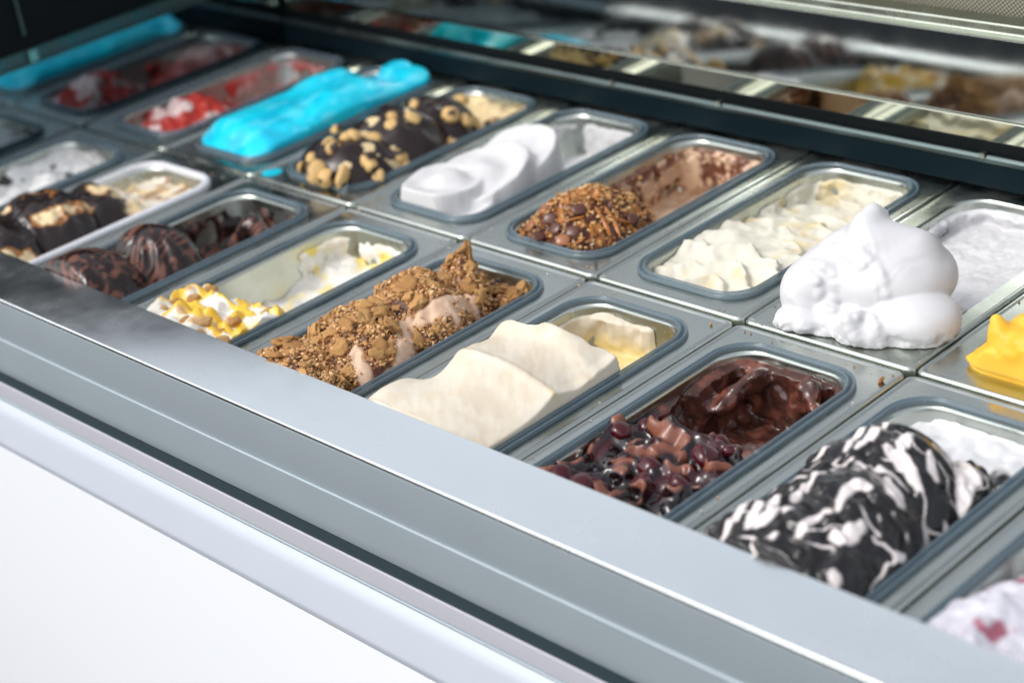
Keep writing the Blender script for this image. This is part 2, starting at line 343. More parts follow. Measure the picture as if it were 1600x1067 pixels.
# ------------------------------------------------------------------ ice creams: shared machinery
def inner(row, k, bare=False):
    x0, x1, y0, y1, a0, a1, b0, b1 = pan_box(row, k)
    q = 0.0046 if bare else 0.0090
    return a0 + q, a1 - q, b0 + q, b1 - q
class Tub:
    """the volume inside one tub, sampled on a grid; a shape is a signed field on that grid"""
    def __init__(s, row, k, h=0.0016, zlo=-0.07, zhi=0.05, bare=False, over=0.0, vmin=0.0, umax=1.0, umin=0.0, vmax=1.0):
        s.row, s.k, s.h = row, k, h
        s.xa, s.xb, s.ya, s.yb = inner(row, k, bare)
        W, L = s.xb - s.xa, s.yb - s.ya
        s.W, s.L, s.zlo, s.bare, s.over = W, L, zlo, bare, over
        x = np.arange(s.xa + umin * W - 3 * h - over, s.xa + umax * W + 3 * h + over, h)
        y = np.arange(s.ya + vmin * L - 3 * h - over, s.ya + vmax * L + 3 * h + over, h)
        z = np.arange(zlo - 2 * h, zhi, h)
        s.org = (x[0], y[0], z[0]); s.x, s.y, s.z = x[:, None, None], y[None, :, None], z[None, None, :]
        s.X, s.Y = np.meshgrid(x, y, indexing='ij')
        s.U, s.V = (s.X - s.xa) / W, (s.Y - s.ya) / L
        s.vmin = vmin
    def walls(s, r=0.026):
        """distance outwards from the tub's inner wall"""
        t = np.clip(-s.z, 0, 1) * 0.055 - np.clip(s.z - 0.002, 0, 0.004) * 0.6
        if s.over: t = t - np.clip(s.z - 0.004, 0, 0.02) * 3
        hx, hy = s.W / 2 - t, s.L / 2 - t
        cx, cy = (s.xa + s.xb) / 2, (s.ya + s.yb) / 2
        qx, qy = np.abs(s.x - cx) - hx + r, np.abs(s.y - cy) - hy + r
        return np.sqrt(np.maximum(qx, 0) ** 2 + np.maximum(qy, 0) ** 2) + np.minimum(np.maximum(qx, qy), 0) - r
    def height(s, H):
        if s.row == 'F': H = smin(H, np.where(s.Y < -0.303, 0.021 + 1.5 * (s.Y + 0.303), 0.021 + 0.05 * np.sqrt(np.clip((s.Y + 0.303) / 0.03, 0, 4))), 0.006)
        gx, gy = np.gradient(H, s.h)
        k = 1 / np.sqrt(1 + np.minimum(gx ** 2 + gy ** 2, 6))
        return (s.z - H[:, :, None]) * k[:, :, None]
    def smear(s, wall, amount, size=0.02, seed=1, thick=0.004):
        """what is left sticking to the walls; amount = bias field, above 0 sticks"""
        n = fbm(s.x, s.y, s.z, size, seed, 3, 0.55)
        amount = amount - 3.0 * ss(-0.012, -0.001, s.z)
        return -wall - np.clip(thick * (n * 0.8 + amount), -0.01, 0.010)
    def finish(s, name, phi, colfn, mat, wall=None, **kw):
        if wall is not None: phi = smax(phi, wall, 0.0012)
        phi = np.maximum(phi, s.zlo - s.z)
        v, q = vdb_mesh(phi, s.org, s.h)
        c = colfn(v[:, 0], v[:, 1], v[:, 2])
        root = empty(name, ((s.xa + s.xb) / 2, (s.ya + s.yb) / 2, s.zlo), **kw)
        np_mesh('ice_cream', v, q, root, mat, np.asarray(c, np.float32))
        return root, v
def dome(t, p=2.0): return np.clip(1 - np.abs(t) ** p, 0, 1)
def rgba(c, a):
    a = np.broadcast_to(np.asarray(a, float), (len(c),))
    return np.c_[c, a]
def near_wall(s, x, y, z):
    t = np.clip(-z, 0, 1) * 0.055
    return np.minimum(np.minimum(x - s.xa, s.xb - x), np.minimum(y - s.ya, s.yb - y)) - t
class Surf:
    """looks up the top of a content mesh so that toppings can be laid on it"""
    def __init__(s, v, h=0.002):
        s.h = h; s.o = v[:, :2].min(0); n = np.ceil((v[:, :2].max(0) - s.o) / h).astype(int) + 1
        s.g = np.full(n, -9.0); i = ((v[:, :2] - s.o) / h).astype(int)
        np.maximum.at(s.g, (i[:, 0], i[:, 1]), v[:, 2])
        for _ in range(3):
            m = s.g < -5
            if not m.any(): break
            p = np.pad(s.g, 1, constant_values=-9)
            b = np.max([p[:-2, 1:-1], p[2:, 1:-1], p[1:-1, :-2], p[1:-1, 2:]], axis=0); s.g = np.where(m, b, s.g)
    def z(s, x, y):
        i = int(np.clip((x - s.o[0]) / s.h, 0, s.g.shape[0] - 1)); j = int(np.clip((y - s.o[1]) / s.h, 0, s.g.shape[1] - 1))
        return s.g[i, j]
    def nrm(s, x, y, e=0.005):
        n = Vector((s.z(x - e, y) - s.z(x + e, y), s.z(x, y - e) - s.z(x, y + e), 2 * e)); n.z = max(n.z, 0.3 * Vector((n.x, n.y)).length)
        return n.normalized()
    def hit(s, px, py, zg=0.02):
        z = zg
        for _ in range(14):
            q = ray(px, py, z); zn = s.z(q[0], q[1])
            if zn < -5: break
            z = 0.5 * z + 0.5 * zn
        q = ray(px, py, z); return Vector((q[0], q[1], z))
def rock_mesh(name, seed, sub=2, flat=0.6, rough=0.35, spiky=1.0):
    """an irregular broken piece, unit size"""
    import bmesh
    bm = bmesh.new(); bmesh.ops.create_icosphere(bm, subdivisions=sub, radius=1)
    for v in bm.verts:
        c = v.co.copy(); n = vnoise(c.x, c.y, c.z, 1.1, seed) * rough + vnoise(c.x, c.y, c.z, 0.45, seed + 5) * rough * 0.5 * spiky
        q = Vector([math.copysign(abs(a) ** 0.8, a) for a in c]) * (1 + float(n)); q.z *= flat; q.x *= 1.15; v.co = q
    me = bpy.data.meshes.new(name); bm.to_mesh(me); bm.free(); return me
def place(me, parent, name, loc, size, nrm=None, spin=0.0, squash=1.0):
    o = bpy.data.objects.new(name, me); COL.objects.link(o); o.parent = parent
    q = (nrm or Vector((0, 0, 1))).to_track_quat('Z', 'Y').to_matrix().to_4x4()
    o.matrix_basis = Matrix.Translation(Vector(loc) - (Vector(parent.location) if parent.type == 'EMPTY' else Vector())) @ q @ Matrix.Rotation(spin, 4, 'Z') @ Matrix.Diagonal((size, size, size * squash, 1))
    return o
def joined_bits(name, spots, parent, mat, cols, nvar=6, seed=3, sub=1, flat=0.7):
    """thousands of tiny crumbs in one mesh"""
    r = np.random.default_rng(seed); src = []
    for i in range(nvar):
        me = rock_mesh('tmp', seed * 10 + i, sub, flat, 0.4); v = np.array([a.co[:] for a in me.vertices]); f = np.array([p.vertices[:] for p in me.polygons]); src.append((v, f)); bpy.data.meshes.remove(me)
    V, F, C = [], [], []; off = 0
    for (x, y, z, s) in spots:
        v, f = src[r.integers(nvar)]
        a, b = r.uniform(0, 6.28, 2); ca, sa, cb, sb = math.cos(a), math.sin(a), math.cos(b), math.sin(b)
        Rm = np.array([[ca, -sa, 0], [sa, ca, 0], [0, 0, 1]]) @ np.array([[1, 0, 0], [0, cb, -sb], [0, sb, cb]])
        V.append(v @ Rm.T * s + (x, y, z)); F.append(f + off); off += len(v)
        c = np.array(cols[r.integers(len(cols))]) * r.uniform(0.8, 1.2); C.append(np.tile(np.r_[c, 0.0], (len(v), 1)))
    o = np_mesh(name, np.vstack(V), np.vstack(F)[:, ::-1], parent, mat, np.vstack(C).astype(np.float32)); o['kind'] = 'stuff'
    o.data.shade_flat() if sub <= 1 else None
    return o
def tube(name, pts, rad, parent, mat, col, wet=1.0, sides=8, wob=0.25, seed=0):
    """a trail of sauce through points"""
    pts = [Vector(p) for p in pts]; n = len(pts); fine = []
    for i in range(n - 1):
        p0, p1, p2, p3 = pts[max(i - 1, 0)], pts[i], pts[i + 1], pts[min(i + 2, n - 1)]
        for k in range(6):
            t = k / 6; fine.append(0.5 * ((2 * p1) + (p2 - p0) * t + (2 * p0 - 5 * p1 + 4 * p2 - p3) * t * t + (3 * p1 - p0 - 3 * p2 + p3) * t ** 3))
    fine.append(pts[-1]); V = []; F = []; m = len(fine)
    for i, p in enumerate(fine):
        d_ = (fine[min(i + 1, m - 1)] - fine[max(i - 1, 0)]).normalized(); s_ = d_.cross(Vector((0, 0, 1))).normalized(); u_ = s_.cross(d_)
        e = min(i, m - 1 - i) / 3.0; r_ = rad * min(1, 0.15 + e) * (1 + wob * float(vnoise(p.x, p.y, p.z, 0.008, seed)))
        for j in range(sides):
            a = 2 * math.pi * j / sides; V.append(p + s_ * math.cos(a) * r_ + u_ * math.sin(a) * r_ * 0.75)
    for i in range(m - 1):
        for j in range(sides):
            a, b = i * sides + j, i * sides + (j + 1) % sides; F.append((a, b, b + sides, a + sides))
    F += [tuple(range(sides))[::-1], tuple(range((m - 1) * sides, m * sides))]
    c = np.tile(np.array([*col, wet], np.float32), (len(V), 1))
    return mesh(name, V, F, parent, mat, True, c)

WHITE = (0.86, 0.86, 0.86); CREAM = (0.84, 0.79, 0.66); YEL = (0.80, 0.62, 0.22)
M_CREAM = food('smooth_cream', 0.45, 0.15, (90, 0.10, 0.0010, 5), 0.35, pores=0.22)
M_SOFT = food('soft_white', 0.45, 0.12, (150, 0.14, 0.0009, 5), 0.35, pores=0.22)
M_WET = food('ripple_ice_cream', 0.5, 0.0, (220, 0.4, 0.0012, 5), 0.38, gloss_from_alpha=True)
M_CRUMB = food('biscuit_crumb', 0.8, 0.0, (700, 0.8, 0.0012, 5), 0.25)
M_SAUCE = food('sauce', 0.35, 0.0, (150, 0.15, 0.0008, 3), 0.5, gloss_from_alpha=True)
M_SYRUP = food('cherry_syrup', 0.42, 0.0, (160, 0.3, 0.0012, 4), 0.6, gloss_from_alpha=True)
M_NUT = food('hazelnut_skin', 0.45, 0.0, (300, 0.4, 0.0008, 4), 0.4)

# ---- F7: black and white ripple -------------------------------------------------
def zA(l, z=0.02): return [tuple(ray(1050 + a / 2.064, 550 + b / 2.064, z)[:2]) for a, b in l]
def ripple():
    s = Tub('F', 7, 0.0012, -0.06, 0.05)
    w = s.walls(); U, V = s.U, s.V
    H = -0.016 + 0 * U
    # three thick overlapping rolls that lean towards the far end
    for (u, v, ru, rv, hh) in ((0.47, 0.23, 0.60, 0.25, 0.060), (0.52, 0.38, 0.56, 0.23, 0.062), (0.46, 0.60, 0.54, 0.19, 0.062), (0.80, 0.70, 0.26, 0.14, 0.034)):
        vv = V + 0.10 * (U - 0.5) ** 2 * 3
        r2 = ((U - u) / ru) ** 2 + ((vv - v) / rv) ** 2
        H = np.maximum(H, -0.020 + hh * np.sqrt(np.clip(1 - r2, 0, 1)))
    n = fbm(s.X, s.Y, 0 * s.X, 0.022, 3, 3)
    H += 0.0035 * n * ss(-0.018, 0, H)
    H += 0.002 * np.sin((V * 9 + U * 2.0 + n * 0.7) * 6.28) * ss(-0.01, 0.01, H)
    far = ss(0.70, 0.80, V)
    H = np.maximum(H, -0.014 + 0.006 * fbm(s.X, s.Y, 0 * s.X, 0.03, 8, 3) + 0 * far)
    strokes = [([(270,495),(200,575),(165,605)],22),([(290,540),(250,610)],24),([(345,515),(320,580)],20),([(350,580),(275,610)],20),([(345,635),(315,650)],12),
     ([(495,465),(440,490),(395,540)],18),([(415,390),(395,430),(500,410),(580,400)],22),([(600,410),(690,455),(760,470)],16),([(700,480),(740,530)],30),
     ([(640,520),(590,510),(540,570)],22),([(620,600),(560,640),(520,640)],26),([(520,580),(460,600),(410,640)],18),([(635,310),(590,340),(565,375)],15),
     ([(700,290),(640,350),(600,375)],20),([(600,250),(570,300)],18),([(660,205),(650,290)],12),([(705,195),(690,290)],14),([(650,235),(760,240)],12),([(745,215),(720,275)],14),
     ([(790,240),(830,250),(880,280),(930,320)],24),([(690,370),(740,410),(800,460)],24),([(770,330),(740,390)],22),([(930,330),(950,380),(930,450)],34),([(960,340),(990,380)],20),
     ([(1060,320),(1040,430),(1000,510),(935,570)],28),([(790,640),(840,560),(820,530)],24),([(840,670),(880,600),(930,600)],34),([(665,715),(730,690),(790,690)],24),
     ([(500,350),(460,350)],18),([(320,480),(290,490)],16),([(830,380),(850,430)],16),([(880,490),(890,520)],14),([(520,725),(530,745)],20),([(390,570),(370,585)],14)]
    tr = [(zA(l), wd * 0.00021) for l, wd in strokes]
    dS = np.full(U.shape, 9.0)
    for l, wd in tr:
        a, t_ = poly2(s.X, s.Y, l); dS = np.minimum(dS, a - wd * (.35 + .65 * np.sin(np.pi * np.clip(t_ * .9 + .05, 0, 1))))
    H += 0.0007 * ss(0.002, -0.003, dS)
    ph = smin(s.height(H), s.smear(w, ss(0.6, 0.8, s.V[:, :, None]) * 1.1 - 0.4 + 12 * s.z, 0.03, 4, 0.004), 0.004)
    def col(x, y, z):
        dd = np.full(x.shape, 9.0); wx = 0.0011 * fbm(x, y, z, 0.010, 5, 3); wy = 0.0011 * fbm(x, y, z, 0.010, 9, 3)
        for l, wd in tr:
            a, t_ = poly2(x + wx, y + wy, l); dd = np.minimum(dd, a - wd * (.35 + .65 * np.sin(np.pi * np.clip(t_ * .9 + .05, 0, 1))))
        n = fbm(x, y, z, 0.02, 21, 3)
        v = (y - s.ya) / s.L; u = (x - s.xa) / s.W
        white = ss(0.0012, -0.0008, dd)
        m_ = fbm(x, y, z, 0.035, 27, 2); ph_ = (v * 7.5 + 1.6 * (u - .45) ** 2 * 4 + 0.9 * m_ + z * 30)
        thin = ss(.93, .98, np.cos(ph_ * 6.28)) * ss(-.05, .25, vnoise(x, y, z, .034, 28)) * ss(.02, .08, u) * ss(.80, .70, v); white = np.maximum(white, thin)
        fw = ss(-0.02, 0.03, v - 0.80 - 0.06 * n + 0.04 * np.cos(u * 3)); white = np.maximum(white, fw)
        c = mix((0.014, 0.013, 0.014), (0.74, 0.68, 0.66), white); c = mix(c, (0.68, 0.68, 0.69), fw)
        return rgba(c, 0.86 * (1 - white) + 0.3 * white * (1 - fw))
    root, v = s.finish('ripple_ice_cream', ph, col, M_WET, w, label='black and white rippled ice cream with white streaks curling over dark fudge', cat='ice cream')
    return root
ripple()

# ---- F6: cherry chocolate -------------------------------------------------------
def cherry():
    s = Tub('F', 6, 0.0012, -0.085, 0.02); w = s.walls(); U, V = s.U, s.V
    r = np.random.default_rng(12)
    n = fbm(s.X, s.Y, 0 * s.X, 0.03, 30, 3)
    edge = ss(0.02, -0.10, V - 0.64 + 0.10 * np.abs(U - 0.5) + 0.05 * n)
    H = -0.058 + 0.052 * edge + 0.004 * n
    pts = []
    n1 = fbm(s.X, s.Y, 0 * s.X, 0.028, 34, 2); n2 = fbm(s.X, s.Y, 0 * s.X, 0.016, 35, 2)
    H += (0.010 * np.exp(-(n1 / 0.28) ** 2) + 0.007 * n2 + 0.0012 * vnoise(s.X, s.Y, 0 * s.X, 0.008, 36)) * edge
    sp = []
    for i in range(22):
        u, v, rad, rot = r.uniform(.06, .94), r.uniform(.0, .60), r.uniform(.007, .0115), r.uniform(0, 6.28)
        x, y = s.xa + u * s.W, s.ya + v * s.L; q = np.hypot(s.X - x, s.Y - y) / (rad * 1.3)
        H += 0.004 * np.exp(-q ** 2) * edge; sp.append((x, y, rad, rot))
    ph = s.height(H)
    # ridges of chocolate dragged along the far walls
    am = ss(0.45, 0.62, s.V[:, :, None]) * 1.5 - 0.35 + 0.35 * np.sin(s.x * 130 + s.z * 90 + 2 * vnoise(s.x, s.y, s.z, .03, 8)) + 5 * s.z
    ph = smin(ph, s.smear(w, am, 0.026, 33, 0.008), 0.008)
    for a, b, ra in (((0.45, 0.74, -0.058), (0.75, 0.80, -0.052), .014), ((0.70, 0.94, -0.012), (0.88, 0.90, -0.034), .009), ((0.25, 0.93, -0.016), (0.15, 0.80, -0.03), .009)):
        A = (s.xa + a[0] * s.W, s.ya + a[1] * s.L, a[2]); B = (s.xa + b[0] * s.W, s.ya + b[1] * s.L, b[2])
        ph = smin(ph, seg_d(s.x, s.y, s.z, A, B, ra, ra * .7) + 0.003 * vnoise(s.x, s.y, s.z, .009, 3), 0.012)
    ph = ph + 0.0012 * fbm(s.x, s.y, s.z, .007, 5, 2) * ss(.5, .62, s.V[:, :, None])
    def col(x, y, z):
        n = fbm(x, y, z, 0.012, 40, 3); v = (y - s.ya) / s.L
        n1 = fbm(x, y, 0 * x, 0.028, 34, 2); q = vnoise(x, y, z, 0.014, 37) + 0.3 * vnoise(x, y, z, 0.005, 38)
        tan = ss(0.24, 0.12, np.abs(n1 + 0.05)) * ss(-0.14, 0.06, q); red = ss(0.1, 0.5, vnoise(x, y, z, 0.02, 39)) * 0.7
        f = ss(0.56, 0.66, v + 0.03 * n)
        c = mix((0.008, 0.003, 0.004), (0.060, 0.003, 0.007), red); c = mix(c, (0.21, 0.070, 0.040), tan * (1 - f))
        ch = mix((0.060, 0.020, 0.014), (0.17, 0.055, 0.035), ss(-.1, .7, n)); c = mix(c, np.array([0, 0, 0]), 0 * f); c = c * (1 - f[:, None]) + ch * f[:, None]
        return rgba(c, np.clip((1 - tan * 0.65) * (1 - f) * 1.0 + 0.45 * f, 0, 1))
    root, v = s.finish('cherry_ice_cream', ph, col, M_SYRUP, w, label='dark chocolate ice cream under glossy black cherries and syrup', cat='ice cream')
    sf = Surf(v)
    for j, (x, y, rad, rot) in enumerate(sp):
        me = rock_mesh('cherry', 100 + j, 3, 0.8, 0.22, 0.3); me.shade_smooth(); me.materials.append(M_SAUCE)
        set_cols(me, np.tile(np.array([0.055, 0.003, 0.007, 1.0], np.float32), (len(me.vertices), 1)))
        place(me, root, 'cherry', (x, y, sf.z(x, y) - rad * 0.66), rad, sf.nrm(x, y), rot)
cherry()

# ---- F5: vanilla cream ----------------------------------------------------------
def vanilla():
    s = Tub('F', 5, 0.0012, -0.075, 0.05); w = s.walls(); U, V = s.U, s.V; X, Y = s.X, s.Y
    n = fbm(X, Y, 0 * X, 0.05, 50, 3)
    edge = V - 0.55 - 0.10 * U + 0.05 * n + 0.10 * (U - 0.45) ** 2
    top = 0.008 + 0.017 * dome((U - 0.45) / 0.62, 2) + 0.010 * ss(0.2, 0.6, V) * dome((U - 0.35) / 0.6)
    l1, _ = poly2(X, Y, pp([(700, 565), (790, 590), (850, 610), (905, 632)], 0.02))
    l2, _ = poly2(X, Y, pp([(765, 520), (830, 530), (900, 560), (935, 600)], 0.02))
    side = (Y - s.ya) / s.L
    sg = np.sign(l1)
    top += 0.007 * np.exp(-(l1 / 0.020) ** 2) + 0.0025 * np.exp(-(l1 / 0.0045) ** 2) * ss(-.3, .4, vnoise(X, Y, 0 * X, .03, 59))
    top += 0.005 * np.exp(-(l2 / 0.010) ** 2)
    top += 0.0030 * vnoise(X, Y, 0 * X, 0.035, 51) + 0.0003 * fbm(X + Y, (X - Y) * .3, 0 * X, 0.008, 58, 3)
    lip = 0.007 * ss(-0.07, -0.01, edge) * ss(0.01, -0.01, edge)
    low = -0.046 + 0.008 * fbm(X, Y, 0 * X, 0.03, 54, 3)
    top = top - 0.022 * ss(.20, -.02, U) * ss(.10, .22, V) + .004 * np.exp(-(((U - .08) / .07) ** 2 + ((V - .13) / .05) ** 2))
    H = low + (top + lip - low) * ss(0.035, -0.012, edge)
    ph = s.height(H)
    am = ss(0.50, 0.62, s.V[:, :, None]) * 1.5 - 1.15 + 10 * (s.z + 0.02) - 1.3 * ss(0.62, .72, s.U[:, :, None]) * ss(0.95, .8, s.U[:, :, None])
    ph = smin(ph, s.smear(w, am, 0.03, 55, 0.007), 0.006)
    lobe = ell(s.x, s.y, s.z, (*ray(1000, 490, -0.02)[:2], -0.022), (0.022, 0.016, 0.02), 0.5); ph = smin(ph, lobe, 0.012)
    c0 = ray(612, 600, 0.018)
    ph = smin(ph, ell(s.x, s.y, s.z, (c0[0] + .018, c0[1] - .012, 0.010), (0.022, 0.035, 0.016), 0.2), 0.014)
    def col(x, y, z):
        n = fbm(x, y, z, 0.02, 56, 3)
        low = ss(-0.022, -0.040, z + 0.004 * n)
        c = mix((0.63, 0.55, 0.425), (0.66, 0.60, 0.49), ss(-.4, .5, n)); c = mix(c, (0.78, 0.62, 0.26), low * 0.85)
        ridge, _ = poly2(x, y, pp([(845, 606), (905, 634)], 0.02)); c = mix(c, (0.72, 0.55, 0.25), 0.7 * np.exp(-(ridge / 0.002) ** 2) * ss(0, .3, n))
        return c
    s.finish('vanilla_ice_cream', ph, col, M_CREAM, w, label='smooth pale cream vanilla ice cream in a big folded mound, scooped at its far end', cat='ice cream')
vanilla()

# ---- F4: crumble ----------------------------------------------------------------
def crumble():
    s = Tub('F', 4, 0.0012, -0.06, 0.06); w = s.walls(); U, V, X, Y = s.U, s.V, s.X, s.Y
    n = fbm(X, Y, 0 * X, 0.02, 60, 3)
    H = -0.018 + 0 * U
    for (u, v, ru, rv, hh) in ((0.50, 0.10, 0.56, 0.22, 0.043), (0.50, 0.38, 0.54, 0.24, 0.050), (0.48, 0.64, 0.52, 0.20, 0.052), (0.50, 0.82, 0.36, 0.09, 0.044)):
        vv = V + 0.12 * (U - 0.5)
        H = np.maximum(H, -0.018 + hh * np.clip(1 - ((U - u) / ru) ** 2 - ((vv - v) / rv) ** 2, 0, 1) ** 0.55)
    H += (0.0050 * n + 0.0022 * vnoise(X, Y, 0 * X, 0.006, 61)) * ss(-0.016, 0.01, H)
    H += 0.010 * ss(0.80, 0.9, V) * (0.6 + n)
    ph = smin(s.height(H), s.smear(w, -0.5 + ss(0.8, 0.9, s.V[:, :, None]) * 0.5, 0.015, 62), 0.004)
    bare = [(pp([(640, 530), (632, 575), (600, 600)], 0.0), 0.007), (pp([(735, 480), (705, 510), (665, 525)], 0.0), 0.008), (pp([(704, 492), (712, 498)], 0.01), 0.005), (pp([(560, 580), (575, 605)], 0.0), 0.006), (pp([(790, 470), (770, 490)], 0.0), 0.006)]
    def bd(x, y):
        q = np.full(np.shape(x), 9.0)
        for l, r_ in bare:
            a, _ = poly2(x, y, l); q = np.minimum(q, a - r_)
        return q
    def col(x, y, z):
        n = fbm(x, y, z, 0.010, 63, 4); m = fbm(x, y, z, 0.004, 64, 2)
        pale = ss(0.002, -0.002, bd(x, y) + 0.003 * n)
        c = mix((0.085, 0.026, 0.010), (0.40, 0.20, 0.08), ss(-0.1, 0.3, m + 0.5 * n)); c = mix(c, (0.66, 0.45, 0.31), pale)
        return rgba(c, 0.55 * (1 - pale) * ss(0.2, -0.1, m + 0.5 * n))
    root, v = s.finish('crumble_ice_cream', ph, col, M_WET, w, label='coffee coloured ice cream heaped with brown biscuit crumble and caramel sauce', cat='ice cream')
    sf = Surf(v); r = np.random.default_rng(5); spots = []
    for _ in range(11000):
        u, v_ = r.uniform(0.03, 0.97), r.uniform(0.0, 0.97); x, y = s.xa + u * s.W, s.ya + v_ * s.L
        z = sf.z(x, y)
        if z < -0.02: continue
        b = float(bd(x, y)); dens = float(vnoise(x, y, 0, 0.012, 65))
        if b < 0.0 and r.random() > 0.05: continue
        if dens < -0.25 and r.random() < 0.6: continue
        spots.append((x, y, z + 0.0004, 0.0004 + 0.0020 * r.random() ** 2.5))
    joined_bits('crumbs', spots, root, M_CRUMB, [(0.50, 0.27, 0.11), (0.60, 0.36, 0.17), (0.30, 0.13, 0.045), (0.54, 0.31, 0.13), (0.70, 0.46, 0.24)], 6, 6)
    big = [rock_mesh('biscuit_piece', 200 + i, 3, 0.40, 0.40, 2.6) for i in range(7)]
    for i, me in enumerate(big):
        me.materials.append(M_CRUMB); t = (0.52 + .07 * (i % 3), 0.27 + .05 * (i % 3), 0.10 + .02 * (i % 3)); set_cols(me, np.tile(np.array([*t, 0], np.float32), (len(me.vertices), 1)))
        me.shade_smooth()
    k = 0
    while k < 190:
        u, v_ = r.uniform(0.08, 0.92), r.uniform(0.0, 0.95); x, y = s.xa + u * s.W, s.ya + v_ * s.L; z = sf.z(x, y)
        if float(bd(x, y)) < 0.003 or z < -0.02: continue
        sz = 0.0018 + 0.0062 * r.random() ** 1.6 * (1.0 if v_ < .8 else 1.3); nn = (sf.nrm(x, y) + Vector(r.uniform(-.5, .5, 3))).normalized()
        place(big[r.integers(7)], root, 'biscuit_piece', (x, y, z + sz * 0.12), sz, nn, r.uniform(0, 6.28)); k += 1
    for px, py, sz in ((768, 418, .007), (762, 432, .008), (830, 440, .009), (815, 450, .010), (840, 455, .008), (445, 535, .010), (480, 520, .009), (580, 462, .007), (460, 545, .008), (780, 455, .009)):
        h_ = sf.hit(px, py, 0.02)
        if not (s.xa + .006 < h_.x < s.xb - .006): continue
        place(big[r.integers(7)], root, 'biscuit_piece', h_ + Vector((0, 0, sz * .15)), sz, (Vector((0, 0, 1)) + Vector(r.uniform(-.7, .7, 3))).normalized(), r.uniform(0, 6.28), 1.0)
crumble()

# ---- F3: lemon meringue ---------------------------------------------------------
def lemon():
    s = Tub('F', 3, 0.0014, -0.075, 0.03); w = s.walls(); U, V, X, Y = s.U, s.V, s.X, s.Y
    n = fbm(X, Y, 0 * X, 0.025, 70, 4)
    near = ss(0.05, -0.07, V - 0.42 + 0.05 * n)
    H = -0.046 + 0.050 * near + 0.006 * n + 0.006 * near * vnoise(X, Y, 0 * X, 0.012, 71)
    H += 0.030 * ss(0.55, 0.9, V) * ss(0.35, 0.9, U) * ss(1.1, .9, V) + 0.008 * ss(.6, .9, V)
    SA = [pp(l, 0.0) for l in ([(232, 478), (262, 470), (300, 478), (330, 500), (360, 520)], [(310, 440), (335, 452), (350, 470), (380, 490), (400, 500)], [(262, 500), (300, 495), (330, 518), (350, 530)], [(330, 470), (300, 455), (280, 480)], [(385, 425), (395, 405), (410, 420)], [(395, 470), (370, 500), (380, 530)], [(400, 485), (430, 478), (440, 495)], [(345, 445), (372, 440), (380, 465), (420, 470)])]
    def sd(x, y):
        q = np.full(np.shape(x), 9.0); ox = .003 * vnoise(x, y, 0 * x, .012, 77); oy = .003 * vnoise(x, y, 0 * x, .012, 78)
        for l in SA: q = np.minimum(q, poly2(x + ox, y + oy, l)[0])
        return q
    LUMPS = [(255, 480), (300, 465), (330, 450), (320, 500), (345, 515), (400, 470), (372, 455), (352, 440), (290, 500), (415, 485), (440, 490), (365, 500), (385, 420), (310, 520), (275, 470)]
    for i_, (a_, b_) in enumerate(LUMPS):
        c_ = ray(a_, b_, 0.0); H += (0.004 + .002 * (i_ % 3)) * np.exp(-(np.hypot(X - c_[0], Y - c_[1]) / 0.009) ** 3)
    H += 0.0030 * ss(0.0065, 0.0025, sd(X, Y))
    ph = s.height(H)
    am = ss(0.60, 0.75, s.V[:, :, None]) * 0.95 - 0.75 + 6 * (s.z + 0.02) + 0.5 * ss(.5, .4, s.V[:, :, None])
    ph = smin(ph, s.smear(w, am, 0.024, 73, 0.007), 0.005)
    def col(x, y, z):
        n = fbm(x, y, z, 0.018, 74, 3); v = (y - s.ya) / s.L
        c = mix((0.74, 0.72, 0.66), (0.72, 0.66, 0.52), ss(0.0, .8, n)); c = mix(c, (0.82, 0.62, 0.10), 0.9 * ss(0.42, 0.62, fbm(x, y, z, 0.022, 75, 2)) * ss(-.055, -.03, z))
        bq = np.full(x.shape, 9.0)
        for a_, b_ in LUMPS:
            c_ = ray(a_, b_, 0.0); bq = np.minimum(bq, np.hypot(x - c_[0], y - c_[1]))
        c = mix(c, (0.62, 0.40, 0.19), ss(.0085, .0065, bq + .002 * n)); ys = ss(0.0058, 0.0045, sd(x, y) + .0012 * n) * ss(.5, .42, v); c = mix(c, (0.80, 0.50, 0.05), ys)
        return rgba(c, 0.1 + .6 * ys)
    root, v = s.finish('lemon_ice_cream', ph, col, M_WET, w, label='white ice cream with yellow lemon sauce and biscuit lumps, half scooped away', cat='ice cream')
    sf = Surf(v); r = np.random.default_rng(8)
    for i, px in enumerate([(255, 480), (300, 465), (330, 450), (320, 500), (345, 515), (400, 470), (372, 455), (352, 440), (290, 500), (415, 485), (440, 490), (365, 500), (385, 420), (310, 520), (275, 470), (345, 530), (375, 520), (420, 500)]):
        me = rock_mesh('biscuit_lump', 300 + i, 3, 0.7, 0.34, 1.6); me.shade_smooth(); me.materials.append(M_CRUMB)
        t = (0.56, 0.30, 0.11) if i % 3 else (0.62, 0.38, 0.17); set_cols(me, np.tile(np.array([*t, 0], np.float32), (len(me.vertices), 1)))
        h_ = sf.hit(px[0], px[1], 0.0)
        if not (s.xa + .004 < h_.x < s.xb - .004): continue
        h_.z -= .002; sz = r.uniform(0.0045, 0.007); place(me, root, 'biscuit_lump', h_ + Vector((0, 0, 0)), sz, None, r.uniform(0, 6))
lemon()

